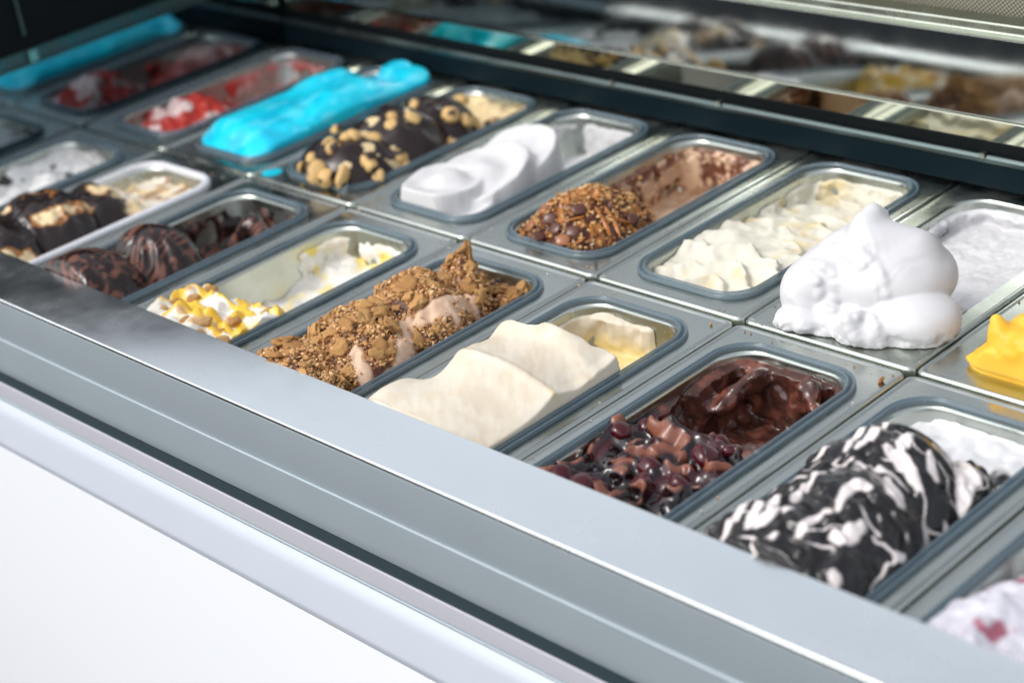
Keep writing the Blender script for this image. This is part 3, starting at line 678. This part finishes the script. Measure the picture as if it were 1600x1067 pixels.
# ---- F2: chocolate --------------------------------------------------------------
def choc():
    s = Tub('F', 2, 0.0015, -0.08, 0.05); w = s.walls(); U, V, X, Y = s.U, s.V, s.X, s.Y
    n = fbm(X, Y, 0 * X, 0.03, 80, 3)
    H = -0.055 + 0.010 * n + 0.012 * ss(.75, .95, V)
    ang = None
    for (u, v, ru, rv, hh) in ((0.48, 0.14, 0.58, 0.25, 0.096), (0.50, 0.44, 0.56, 0.18, 0.092)):
        du, dv = (U - u) / ru, (V - v) / rv; r2 = du ** 2 + dv ** 2; th = np.arctan2(dv * rv * 2.2, du * ru)
        b = -0.055 + hh * np.clip(1 - r2, 0, 1) ** 0.5 + 0.0028 * np.sin(th * 13 + n * 2.5) * ss(0.02, 0.4, r2) * (r2 < 1)
        H = np.maximum(H, b)
    ph = s.height(H)
    am = ss(0.62, 0.78, s.V[:, :, None]) * 1.1 - 0.75 + 5 * (s.z + 0.02)
    ph = smin(ph, s.smear(w, am, 0.028, 83, 0.007), 0.006)
    for a, b, ra in (((0.30, 0.80, -0.045), (0.50, 0.88, -0.012), .010), ((0.50, 0.88, -0.012), (0.75, 0.85, -0.02), .010), ((0.75, 0.85, -0.02), (0.85, 0.75, -0.05), .010)):
        A = (s.xa + a[0] * s.W, s.ya + a[1] * s.L, a[2]); B = (s.xa + b[0] * s.W, s.ya + b[1] * s.L, b[2])
        ph = smin(ph, seg_d(s.x, s.y, s.z, A, B, ra, ra) + 0.002 * vnoise(s.x, s.y, s.z, .01, 3), 0.008)
    def col(x, y, z):
        n = fbm(x, y, z, 0.011, 84, 3); st = np.sin((x * 1.2 + y * 0.6 + 0.02 * vnoise(x, y, z, .02, 8)) * 420) * .5 + n
        c = mix((0.020, 0.012, 0.011), (0.15, 0.060, 0.040), ss(-0.1, 0.8, st))
        return rgba(c, np.clip(0.95 - ss(-0.1, 0.8, st), 0.3, 1))
    s.finish('chocolate_ice_cream', ph, col, M_WET, w, label='dark chocolate ice cream in two fluted glossy mounds, hollowed behind them', cat='ice cream')
choc()

# ---- F1: caramel ripple in the white tub ---------------------------------------
def biscotti():
    s = Tub('F', 1, 0.0015, -0.05, 0.05); w = s.walls(); U, V, X, Y = s.U, s.V, s.X, s.Y
    n = fbm(X, Y, 0 * X, 0.03, 90, 3); H = -0.016 + 0.003 * n
    for (u, v, ru, rv, hh) in ((0.48, 0.12, 0.58, 0.22, 0.056), (0.48, 0.36, 0.56, 0.22, 0.060), (0.50, 0.58, 0.46, 0.16, 0.046), (0.8, 0.66, 0.2, 0.07, 0.028)):
        H = np.maximum(H, -0.016 + hh * np.clip(1 - ((U - u) / ru) ** 2 - ((V - v) / rv) ** 2, 0, 1) ** 0.5)
    H += 0.0022 * np.sin((V * 16 + U * 3 + n) * 3.14) * ss(-.012, .01, H)
    ph = smin(s.height(H), s.smear(w, -0.6 + ss(.75, .9, s.V[:, :, None]) * 1.0, 0.02, 93), 0.004)
    def col(x, y, z):
        v = (y - s.ya) / s.L; u = (x - s.xa) / s.W; n = fbm(x, y, z, 0.012, 94, 3); q = vnoise(u * 1.0, v * 2.2 + 0.3 * u, z * 12, 0.22, 95) + 0.35 * n
        pale = ss(0.18, 0.34, q); far = ss(0.62, 0.68, v + 0.03 * n); pale = np.maximum(pale, far)
        c = mix((0.022, 0.015, 0.014), (0.80, 0.62, 0.36), pale); c = mix(c, (0.42, 0.17, 0.04), 0.8 * ss(0.06, .16, q) * ss(.3, .2, q) * (1 - far))
        c = mix(c, (0.76, 0.70, 0.60), far * ss(.3, -.2, n)); c = mix(c, (0.34, 0.19, 0.08), ss(.80, .86, v) * ss(0.0, .35, fbm(x, y, z, .01, 96, 3)))
        return rgba(c, (1 - pale) * 0.8)
    s.finish('fudge_swirl_ice_cream', ph, col, M_WET, w, label='pale caramel ice cream swirled with black fudge in the white tub', cat='ice cream')
biscotti()

# ---- F0: cookies ---------------------------------------------------------------
def cookies():
    s = Tub('F', 0, 0.0018, -0.07, 0.02); w = s.walls(); U, V, X, Y = s.U, s.V, s.X, s.Y
    n = fbm(X, Y, 0 * X, 0.03, 100, 4)
    H = -0.008 + 0.010 * n - 0.034 * np.exp(-(((U - 0.25) / 0.24) ** 2 + ((V - 0.52) / 0.22) ** 2) * 1.5)
    ph = smin(s.height(H), s.smear(w, ss(.5, .8, s.V[:, :, None]) * 0.9 - 0.5 + 4 * s.z, 0.03, 103, .006), 0.005)
    def col(x, y, z):
        n = fbm(x, y, z, 0.02, 104, 3); q = fbm(x, y, z, 0.035, 106, 3)
        c = mix((0.72, 0.72, 0.70), (0.02, 0.018, 0.018), ss(0.42, 0.52, q + .2 * n)); v = (y - s.ya) / s.L
        return rgba(mix(c, (0.50, 0.42, 0.36), ss(.78, .95, v) * 0.5 * ss(-.2, .4, n)), 0.15)
    s.finish('cookie_ice_cream', ph, col, M_WET, w, label='white ice cream broken by black cookie pieces, first front tub beside the end glass', cat='ice cream')
cookies()

# ---- F8: pink and white corner ---------------------------------------------------
def pinkish():
    s = Tub('F', 8, 0.0018, -0.05, 0.04); w = s.walls(); U, V, X, Y = s.U, s.V, s.X, s.Y
    n = fbm(X, Y, 0 * X, 0.03, 110, 4)
    H = -0.02 + 0.010 * n + 0.045 * np.clip(1 - ((U - .45) / .55) ** 2 - ((V - .15) / .5) ** 2, 0, 1) ** .5
    ph = s.height(H)
    def col(x, y, z):
        n = fbm(x, y, z, 0.02, 114, 3); return rgba(mix((0.56, 0.55, 0.60), (0.30, 0.09, 0.13), ss(.25, .5, n)), 0.2)
    s.finish('berry_cream_ice_cream', ph, col, M_WET, w, label='white ice cream marbled with pink in the bottom right corner', cat='ice cream')
pinkish()

# ---- B0: strawberry --------------------------------------------------------------
def strawberry():
    s = Tub('B', 0, 0.0018, -0.07, 0.03); w = s.walls(); U, V, X, Y = s.U, s.V, s.X, s.Y
    n = fbm(X, Y, 0 * X, 0.025, 120, 4)
    H = -0.045 + 0.012 * n + 0.064 * np.clip(1 - ((U - .60) / .55) ** 2 - ((V - .20) / .26) ** 2, 0, 1) ** .5 + 0.030 * ss(.55, .8, V) * ss(.2, .9, U)
    ph = smin(s.height(H), s.smear(w, ss(.4, .7, s.V[:, :, None]) * 0.7 - 0.5 + 5 * s.z, 0.03, 123, .007), 0.006)
    def col(x, y, z):
        n = fbm(x, y, z, 0.026, 124, 3); v = (y - s.ya) / s.L
        c = mix((0.52, 0.035, 0.022), (0.82, 0.62, 0.58), ss(.12, .38, n)); c = mix(c, (0.12, 0.03, 0.02), ss(.3, .5, fbm(x, y, z, .02, 126, 2)) * ss(.4, .5, v) * ss(.75, .6, v))
        return rgba(mix(c, (0.80, 0.42, 0.38), 0.5 * ss(.6, .8, v)), 0.4)
    s.finish('strawberry_ice_cream', ph, col, M_WET, w, label='bright red and white strawberry ice cream, first rear tub beside the end glass', cat='ice cream')
strawberry()

# ---- B1: blue --------------------------------------------------------------------
def blue():
    s = Tub('B', 1, 0.0015, -0.05, 0.05); w = s.walls(); U, V, X, Y = s.U, s.V, s.X, s.Y
    n = fbm(X, Y, 0 * X, 0.07, 130, 3)
    H = -0.002 + 0.029 * np.clip(1 - np.abs((U - .50) / .60) ** 3.2, 0, 1) ** .7 * (0.75 + .25 * dome((V - .4) / .6)) * ss(-0.02, .12, V) ** .6
    vv = V + 0.25 * U
    H += 0.0028 * np.sin(vv * 6.28 * 1.6 + n * 2) + 0.003 * n + 0.004 * np.abs(np.sin((V * .6 - U * .9 + .2 * n) * 5))
    H -= 0.030 * np.exp(-(((U - .55) / .22) ** 2 + ((V - .83) / .06) ** 2)); H -= 0.05 * np.exp(-(((U - .18) / .16) ** 2 + ((V - .92) / .07) ** 2))
    ph = smin(s.height(H), s.smear(w, ss(.8, .9, s.V[:, :, None]) * .8 - .6, 0.03, 133), 0.005)
    def col(x, y, z):
        n = fbm(x, y, z, 0.03, 134, 3); return mix(mix((0.0, 0.46, 0.66), (0.0, 0.62, 0.80), ss(-.6, .3, n)), (0.10, 0.68, 0.82), .6 * ss(.2, .6, fbm(x, y * .5, z, .012, 136, 3)))
    root, v = s.finish('blue_ice_cream', ph, col, M_BLUE, w, label='smooth bright turquoise ice cream filling its whole tub', cat='ice cream')
    c = ray(424, 269, 0.002)
    me = rock_mesh('spill', 140, 3, 0.12, 0.2); me.shade_smooth(); me.materials.append(M_BLUE); set_cols(me, np.tile(np.array([0, .5, .66, 1], np.float32), (len(me.vertices), 1)))
    place(me, root, 'spill', (c[0], c[1], 0.0012), 0.011, None, 0.9)
M_BLUE = food('blue_ice', 0.34, 0.0, (160, 0.30, 0.001, 5), 0.45, pores=.25)
blue()

# ---- B2: hazelnut ---------------------------------------------------------------
def hazelnut():
    s = Tub('B', 2, 0.0015, -0.06, 0.06); w = s.walls(); U, V, X, Y = s.U, s.V, s.X, s.Y
    n = fbm(X, Y, 0 * X, 0.028, 140, 4)
    H = -0.022 + 0.006 * n + 0.016 * ss(.75, .9, V)
    for (u, v, ru, rv, hh) in ((0.48, 0.16, 0.58, 0.22, 0.060), (0.49, 0.40, 0.56, 0.24, 0.066), (0.48, 0.62, 0.50, 0.18, 0.058)):
        H = np.maximum(H, -0.022 + hh * np.clip(1 - ((U - u) / ru) ** 2 - ((V - v) / rv) ** 2, 0, 1) ** 0.5)
    H += 0.004 * vnoise(X, Y, 0 * X, 0.016, 141)
    ph = smin(s.height(H), s.smear(w, ss(.7, .85, s.V[:, :, None]) * 1.0 - .7, 0.02, 143), 0.005)
    def col(x, y, z):
        v = (y - s.ya) / s.L; n = fbm(x, y, z, 0.014, 144, 3); far = ss(.72, .76, v + .03 * n)
        pale = np.maximum(far, ss(.50, .62, fbm(x, y, z, .02, 147, 3)) * 0.9)
        c = mix((0.022, 0.013, 0.012), (0.74, 0.58, 0.32), pale); c = mix(c, (.20, .10, .06), far * ss(.3, .5, n))
        return rgba(c, (1 - pale) * .6)
    root, v = s.finish('hazelnut_ice_cream', ph, col, M_WET, w, label='dark chocolate coated ice cream studded with whole hazelnuts', cat='ice cream')
    sf = Surf(v); r = np.random.default_rng(2)
    nuts = []
    for i in range(4):
        me = rock_mesh('hazelnut', 400 + i, 3, (0.9, 0.55, 0.75, 0.5)[i], 0.12, 0.5)
        for q in me.vertices:
            if q.co.z > 0.3: q.co.z *= 1.15; q.co.x *= 0.92; q.co.y *= 0.92
        me.shade_smooth(); me.materials.append(M_NUT)
        cc = np.array([[.66, .43, .17, 0.0]] * len(me.vertices), np.float32)
        z_ = np.array([q.co.z for q in me.vertices]); cc[z_ < -0.35, :3] = (0.48, 0.28, 0.12); q_ = np.array([fbm(*(np.array(p_.co) + i * 3), 1.2, 7, 2) for p_ in me.vertices]); cc[q_ > 0.28] = (0.03, 0.016, 0.013, 0.6); set_cols(me, cc); nuts.append(me)
    for a, b, rr_ in ((625,520,40),(520,500,42),(560,525,34),(595,400,34),(565,375,24),(750,360,34),(735,450,34),(750,480,26),(865,440,34),(670,350,30),(640,355,26),(830,305,28),(920,280,30),(925,222,30),(1075,265,37),(1120,205,28),(1150,285,34),(1170,280,26),(1245,310,28),(1085,390,32),(500,450,26),(455,480,24),(775,515,26),(890,480,30),(1150,350,22),(830,270,24),(1015,195,22),(600,330,22),(1190,310,22)):
        h_ = sf.hit(300 + a / 2.667, 80 + b / 2.667, 0.02); sz = rr_ / 2.667 * 0.00094
        place(nuts[r.integers(4)], root, 'hazelnut', h_ + Vector((0, 0, -sz * .12)), sz * .80, (sf.nrm(h_.x, h_.y) + Vector(r.uniform(-.6, .6, 3))).normalized(), r.uniform(0, 6))
hazelnut()

# ---- B3: white petals -----------------------------------------------------------
def petals():
    s = Tub('B', 3, 0.0014, -0.08, 0.05); w = s.walls(); U, V, X, Y = s.U, s.V, s.X, s.Y
    n = fbm(X, Y, 0 * X, 0.06, 150, 2)
    H = -0.048 + 0.003 * n
    # overlapping scooped discs, each leaning back on the next
    for (px, py, ra, z0, tilt) in ((705, 290, .060, -.004, .10), (800, 243, .056, .012, .36), (752, 270, .058, .014, .22), (690, 290, .046, .018, .05)):
        c = ray(px, py, 0.015); q = np.hypot((X - c[0]) * 1.05, (Y - c[1])) / ra
        H = np.maximum(H, np.where(q < 1, z0 + tilt * (Y - c[1]) + .006 * (1 - q ** 4) + .0045 * np.cos(q * 5.5 + n * 2), -0.09 + 0 * q))
    k = np.exp(-((np.arange(-4, 5) / 1.7) ** 2)); k /= k.sum()
    for ax in (0, 1): H = np.apply_along_axis(lambda m: np.convolve(np.pad(m, 4, 'edge'), k, 'valid'), ax, H)
    H += 0.0008 * vnoise(X, Y, 0 * X, 0.012, 151)
    ph = smin(s.height(H), s.smear(w, ss(.55, .75, s.V[:, :, None]) * .9 - .55 + 2 * (s.z + .03), 0.03, 153, .004), 0.004)
    s.finish('white_ice_cream', ph, lambda x, y, z: mix((0.61, 0.60, 0.60), (0.63, 0.63, 0.63), ss(-.3, .3, vnoise(x, y, z, .03, 154))), M_SOFT, w, label='smooth white ice cream in overlapping scooped petals behind the lemon one', cat='ice cream')
petals()

# ---- B4: caramel crunch ---------------------------------------------------------
def caramel():
    s = Tub('B', 4, 0.0013, -0.08, 0.05); w = s.walls(); U, V, X, Y = s.U, s.V, s.X, s.Y
    n = fbm(X, Y, 0 * X, 0.02, 160, 4)
    H = -0.062 + 0.020 * ss(.45, .75, V) * ss(.3, .8, U) + 0.003 * n
    r2 = ((U - .48) / .57) ** 2 + ((V - .20) / .30) ** 2
    H = np.maximum(H, -0.062 + 0.094 * np.clip(1 - r2, 0, 1) ** .42); H += 0.007 * n * ss(1, .6, r2) + .0015 * vnoise(X, Y, 0 * X, .006, 161) * (r2 < 1)
    ph = s.height(H)
    am = ss(.35, .6, s.V[:, :, None]) * 1.2 - .55 - 1.2 * ss(.35, .5, s.U[:, :, None]) * ss(.98, .9, s.V[:, :, None]) - 14 * np.abs(s.z + .028) + 0.3
    ph = smin(ph, s.smear(w, am, 0.018, 163, .009), 0.004)
    def col(x, y, z):
        v = (y - s.ya) / s.L; n = fbm(x, y, z, 0.008, 164, 3); m = ss(.47, .40, v)
        top = mix((0.07, 0.018, 0.008), (0.42, 0.17, 0.04), ss(-.1, .5, n)); c = mix((0.62, 0.42, 0.28), (0.66, 0.47, 0.32), ss(-.3, .3, n))
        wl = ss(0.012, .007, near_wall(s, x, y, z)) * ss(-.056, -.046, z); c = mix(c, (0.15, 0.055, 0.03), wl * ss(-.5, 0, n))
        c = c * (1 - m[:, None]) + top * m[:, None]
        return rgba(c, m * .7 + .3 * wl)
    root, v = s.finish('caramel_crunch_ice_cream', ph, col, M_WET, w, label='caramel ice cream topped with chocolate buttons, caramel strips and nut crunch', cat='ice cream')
    sf = Surf(v); r = np.random.default_rng(9); spots = []
    for _ in range(2600):
        u, v_ = r.uniform(0.03, 0.97), r.uniform(0.0, 0.98); x, y = s.xa + u * s.W, s.ya + v_ * s.L; z = sf.z(x, y)
        if v_ > .46 and (min(u, 1 - u) > .12 or z < -.05 or r.random() < .5): continue
        spots.append((x, y, z + .0005, r.uniform(.0009, .0019)))
    joined_bits('nut_crunch', spots, root, M_NUTS, [(.60, .34, .12), (.46, .22, .06), (.70, .45, .20), (.34, .14, .04)], 6, 16)
    for i, (px, py) in enumerate(((830, 355), (868, 360), (860, 345), (842, 372), (880, 378), (905, 330), (990, 345), (815, 350), (850, 330), (895, 365))):
        me = rock_mesh('chocolate_button', 500 + i, 3, .42, .05, .2); me.shade_smooth(); me.materials.append(M_SAUCE)
        set_cols(me, np.tile(np.array([.10, .035, .022, .5] if i % 4 else [.30, .12, .05, .6], np.float32), (len(me.vertices), 1)))
        h_ = sf.hit(px, py, .02); place(me, root, 'chocolate_button', h_ + Vector((0, 0, .002)), .0065, sf.nrm(h_.x, h_.y), 0)
    for i, l in enumerate((((930, 325), (942, 345), (955, 370)), ((943, 322), (958, 345), (970, 372)), ((918, 330), (925, 355), (925, 380)), ((805, 360), (820, 365), (812, 375)), ((865, 300), (890, 310), (925, 305)), ((845, 340), (880, 335), (900, 350)), ((880, 385), (905, 380), (915, 372)), ((950, 340), (985, 350), (1005, 345)), ((835, 330), (850, 318), (880, 320)), ((900, 300), (930, 312), (945, 320)), ((870, 350), (895, 345), (915, 340)))):
        tube('caramel_strip', [sf.hit(a, b, .02) + Vector((0, 0, .0015)) for a, b in l], .0024 if i < 2 else .0013, root, M_SAUCE, (.38, .13, .02), .7, 8, .3, i)
M_NUTS = food('nut_crunch', 0.45, 0.0, (400, 0.4, 0.0008, 3), 0.5)
caramel()

# ---- B5: cream ------------------------------------------------------------------
def fiordilatte():
    s = Tub('B', 5, 0.0013, -0.08, 0.03); w = s.walls(); U, V, X, Y = s.U, s.V, s.X, s.Y
    n = fbm(X, Y, 0 * X, 0.03, 170, 3)
    H = -0.012 - 0.020 * ss(.50, .98, V) + 0.012 * ss(.0, .3, V) * ss(.6, .3, V)
    # paddle marks: rows of tilted scallops
    q = V * 8.5 + 0.9 * np.abs(U - .5) * 2 + .5 * n; rowi = np.floor(q); f = q - rowi
    sc_ = .5 + .5 * np.cos((U * 2.2 + .5 * (rowi % 2) + .2 * n) * 6.28)
    H += .013 * (f ** 1.5 - .4) * (.35 + .65 * sc_) + .0018 * n + .0006 * vnoise(X, Y, 0 * X, .006, 171)
    k = np.exp(-((np.arange(-4, 5) / 1.3) ** 2)); k /= k.sum()
    for ax in (0, 1): H = np.apply_along_axis(lambda m: np.convolve(np.pad(m, 4, 'edge'), k, 'valid'), ax, H)
    am = ss(.45, .75, s.V[:, :, None]) * 1.1 - .72 + 3 * (s.z + .02) - .5 * ss(.03, .0, s.V[:, :, None])
    ph = smin(s.height(H), s.smear(w, am, 0.024, 173, .007), 0.005)
    s.finish('cream_ice_cream', ph, lambda x, y, z: mix((0.65, 0.62, 0.52), (0.66, 0.53, 0.26), np.clip(ss(.0, .8, fbm(x, y, z, .022, 174, 3)) * .7 + .4 * ss(-.03, -.045, z), 0, 1)), M_SOFT, w, label='ivory ice cream paddled in soft scallops behind the vanilla mound', cat='ice cream')
fiordilatte()

# ---- B6: meringue ---------------------------------------------------------------
def meringue():
    s = Tub('B', 6, 0.0013, -0.055, 0.11, bare=True, over=0.030); w = s.walls(.03); x, y, z = s.x, s.y, s.z; U, V, X, Y = s.U, s.V, s.X, s.Y
    n = fbm(X, Y, 0 * X, 0.03, 180, 4)
    H = -0.024 + .004 * n + .012 * ss(.7, 1, V) * ss(.3, 1, U)
    low = s.height(H)
    am = ss(.45, .75, s.V[:, :, None]) * 1.1 - .62 + 9 * (s.z + .02) + .4 * ss(.35, .75, s.U[:, :, None]) * ss(.5, .7, s.V[:, :, None])
    low = smin(low, s.smear(w, am, 0.022, 183, .008), .005)
    def at(px, py, zz): return ray(px, py, zz)
    wx = .003 * vnoise(x, y, z, .05, 181); wy = .003 * vnoise(x, y, z, .05, 182); xx, yy = x + wx, y + wy
    c = at(1394, 428, .035); ph = ell(xx, yy, z, (c[0], c[1], .034), (.056, .050, .036), .2)                # big body
    c = at(1318, 430, .030); p2 = ell(xx, yy, z, (c[0], c[1], .028), (.036, .040, .037), .2)
    c = at(1268, 458, .020); p2 = smin(p2, ell(xx, yy, z, (c[0], c[1], .020), (.028, .028, .030), .3), .012); ph = smin(ph, p2, .0025)   # left end
    c = at(1440, 496, .016); ph = smin(ph, ell(xx, yy, z, (c[0] - .006, c[1] - .001, .014), (.039, .034, .024), .25), .002)  # second scoop
    c = at(1256, 498, .008); ph = smin(ph, ell(xx, yy, z, (c[0], c[1], .007), (.028, .020, .013), .3), .003)   # feet
    c = at(1352, 515, .008); ph = smin(ph, ell(xx, yy, z, (c[0], c[1], .008), (.028, .020, .016), 0.), .003)
    c = at(1300, 500, .008); ph = smin(ph, ell(xx, yy, z, (c[0], c[1], .007), (.022, .018, .013), 0.), .003)
    a, b, e, g = at(1358, 380, .064), at(1354, 352, .078), at(1364, 334, .085), at(1380, 334, .083)
    ph = smin(ph, seg_d(xx, yy, z, a, b, .020, .0125), .014); ph = smin(ph, seg_d(xx, yy, z, b, e, .0115, .008), .006); ph = smin(ph, seg_d(xx, yy, z, e, g, .008, .004), .005)
    a, b = at(1316, 384, .056), at(1346, 356, .070); ph = smin(ph, seg_d(xx, yy, z, a, b, .014, .008), .010)
    a, b = at(1362, 378, .064), at(1432, 392, .058); ph = smin(ph, seg_d(xx, yy, z, a, b, .020, .018), .012)
    # folds: thin raised ribbons over the body
    for pts, rad in ((((1292, 392), (1330, 402), (1360, 430), (1378, 478)), .0035), (((1300, 385), (1345, 395), (1378, 430), (1388, 474)), .003), (((1270, 410), (1300, 425), (1306, 455), (1296, 474), (1270, 478)), .0045), (((1235, 462), (1262, 480), (1310, 486), (1340, 482)), .0035), (((1262, 425), (1280, 445), (1278, 465)), .0035),
                     (((1345, 490), (1330, 515), (1345, 535)), .006), (((1362, 494), (1370, 512), (1380, 528)), .005), (((1310, 512), (1325, 500), (1340, 495)), .005)):
        P3 = []; fine = []
        for i_ in range(len(pts) - 1):
            p0, p1, p2, p3 = [np.array(pts[min(max(j_, 0), len(pts) - 1)], float) for j_ in (i_ - 1, i_, i_ + 1, i_ + 2)]
            for t_ in np.arange(0, 1, .2): fine.append(.5 * (2 * p1 + (p2 - p0) * t_ + (2 * p0 - 5 * p1 + 4 * p2 - p3) * t_ ** 2 + (3 * p1 - p0 - 3 * p2 + p3) * t_ ** 3))
        fine.append(np.array(pts[-1], float)); base_ = ph.copy()
        for (px, py) in fine:
            # march the view line to the surface found so far
            best = None
            for zz in np.arange(.10, -.0, -.002):
                q = ray(px, py, zz); i = int((q[0] - s.org[0]) / s.h); j = int((q[1] - s.org[1]) / s.h); kk = int((zz - s.org[2]) / s.h)
                if 0 <= i < ph.shape[0] and 0 <= j < ph.shape[1] and 0 <= kk < ph.shape[2] and base_[i, j, kk] < 0: best = q; break
            if best is not None: P3.append(best)
        m_ = len(P3); rib = None
        for i_ in range(m_ - 1):
            ra, rb = [rad * 1.1 * (.35 + .65 * math.sin(math.pi * k_ / max(m_ - 1, 1)) ** .7) for k_ in (i_, i_ + 1)]
            d_ = seg_d(x, y, z, P3[i_], P3[i_ + 1], ra, rb); rib = d_ if rib is None else np.minimum(rib, d_)
        if rib is not None: ph = smin(ph, rib, .0045)
    for cv, sg in (([(1292, 392), (1330, 402), (1360, 430), (1378, 478)], .022), ([(1365, 500), (1420, 478), (1500, 462)], .012), ([(1228, 470), (1262, 482), (1330, 486)], .010)):
        dd_, _ = poly2(s.X, s.Y, pp(cv, .045 if sg > .02 else .02)); ph = ph + (.0005 * np.sin(dd_ * 800 + 2 * n) * np.exp(-dd_ / (sg * .35)) * (.5 + .5 * n))[:, :, None] * ss(.0, .02, z)
    ph = ph + .0005 * vnoise(x, y, z, .018, 184) + .0022 * ss(.020, .004, z) * fbm(x, y, z, .010, 185, 3)
    ph = np.maximum(ph, .0006 - z)      # it rests on the flange where it overhangs the tub
    inside = smax(low, w, .0012)
    fill = np.maximum(np.maximum(s.height(np.where(V < .30, .002, -.06) + 0 * H), w), -0.06 - z)
    tot = smin(smin(ph, inside, .006), fill, .004)
    s.finish('meringue_ice_cream', tot, lambda x, y, z: mix((0.60, 0.60, 0.61), (0.58, 0.575, 0.585), ss(-.3, .3, vnoise(x, y, z, .03, 184))), M_MER, None, label='tall glossy white meringue mound with a curled tip, spilling over its tub', cat='ice cream')
M_MER = food('meringue', 0.38, 0.10, (420, 0.08, 0.0006, 4), 0.4, pores=0.22)
meringue()

# ---- B7: mango ------------------------------------------------------------------
def mango():
    s = Tub('B', 7, 0.0016, -0.07, 0.06, bare=True); w = s.walls(.03); x, y, z = s.x, s.y, s.z; U, V, X, Y = s.U, s.V, s.X, s.Y
    n = fbm(X, Y, 0 * X, .025, 190, 3)
    H = -.050 + .006 * n + .07 * np.clip(1 - ((U - .70) / .50) ** 2 - ((V - .40) / .30) ** 2, 0, 1) ** .6 + .004 * n
    ph = s.height(H)
    m_ = ray(1592, 572, .004); ph = smin(ph, ell(x, y, z, (m_[0], m_[1], .000), (.040, .030, .030), .3) + .003 * fbm(x, y, z, .014, 191, 3), .006)
    m_ = ray(1640, 540, .02); ph = smin(ph, ell(x, y, z, (m_[0], m_[1], .015), (.045, .040, .030), .3) + .003 * fbm(x, y, z, .014, 192, 3), .008)
    a, b, e_ = ray(1580, 540, .022), ray(1562, 518, .034), ray(1557, 500, .042); ph = smin(ph, seg_d(x, y, z, a, b, .013, .008), .010); ph = smin(ph, seg_d(x, y, z, b, e_, .007, .005), .005)
    ph = smin(ph, s.smear(w, ss(.5, .1, s.V[:, :, None]) * .7 - .3, .03, 193, .004), .004)
    s.finish('mango_ice_cream', ph, lambda x, y, z: mix((.80, .42, .03), (.84, .52, .06), ss(-.3, .3, vnoise(x, y, z, .02, 194))), M_SOFT, w, label='bright orange yellow mango ice cream with a pointed peak at the right edge', cat='ice cream')
mango()

# ------------------------------------------------------------------ pans, tubs
NAMES = {('B', 0): 'strawberry', ('B', 1): 'turquoise', ('B', 2): 'hazelnut', ('B', 3): 'white petal shaped', ('B', 4): 'caramel crunch', ('B', 5): 'ivory scalloped', ('B', 6): 'tall meringue', ('B', 7): 'orange mango',
         ('F', 0): 'black and white cookie', ('F', 1): 'fudge swirled caramel', ('F', 2): 'fluted dark chocolate', ('F', 3): 'lemon sauce and biscuit', ('F', 4): 'brown biscuit crumble', ('F', 5): 'smooth vanilla', ('F', 6): 'glossy cherry chocolate', ('F', 7): 'black rippled', ('F', 8): 'pink marbled'}
for (row, k), nm in NAMES.items():
    bare = row == 'B' and k > 5
    if bare: pan(row, k, 'steel pan without plastic tub, holding the %s ice cream directly' % nm, True)
    else:
        pan(row, k, 'steel pan with a wide flange around the tub of %s ice cream' % nm)
        wh = (row, k) == ('F', 1)
        liner(row, k, ('white plastic tub holding the %s ice cream' if wh else 'clear grey plastic tub holding the %s ice cream') % nm, wh)
# ground far below, outside the picture: it lights the fascia from beneath as the pavement does
v, f = box(-400, 400, -400, 400, -0.96, -0.95)
g = mesh('ground', v, f, None, plain('asphalt', (0.035, 0.037, 0.04), 0.95, 0.0, 0.0, bump=(8, 0.3, 0.01, 4)), False); g['kind'] = 'structure'

# crumbs and specks fallen on the flanges
def specks():
    r = np.random.default_rng(44); root = None; spots = []
    for px, py, s_ in ((1377, 596, .0028), (1405, 590, .0009), (1111, 507, .0014), (702, 389, .0012), (1190, 508, .0009), (905, 447, .0012), (1330, 585, .0008), (560, 330, .0012), (720, 384, .0011)):
        q = ray(px, py, .0008); spots.append((q[0], q[1], .0008 + s_ * .5, s_))
    for _ in range(90):
        k = r.integers(2, 8); x = k * P + r.uniform(-.012, .012); y = r.choice([r.uniform(-.28, -.03), r.uniform(.03, .30), r.uniform(-.022, -.012), r.uniform(.008, .018)])
        if abs(y) < .025: x += r.uniform(-.05, .05)
        if abs(x - k * P) < .003: x += .006
        spots.append((x, y, .0009, r.uniform(.0004, .0010)))
    o = joined_bits('crumb_scatter', spots, None, M_CRUMB, [(.5, .28, .12), (.35, .16, .06), (.62, .60, .55), (.60, .35, .2)], 5, 61)
    tag(o, 'tiny crumbs and specks scattered on the steel flanges between the tubs', 'crumbs')
specks()
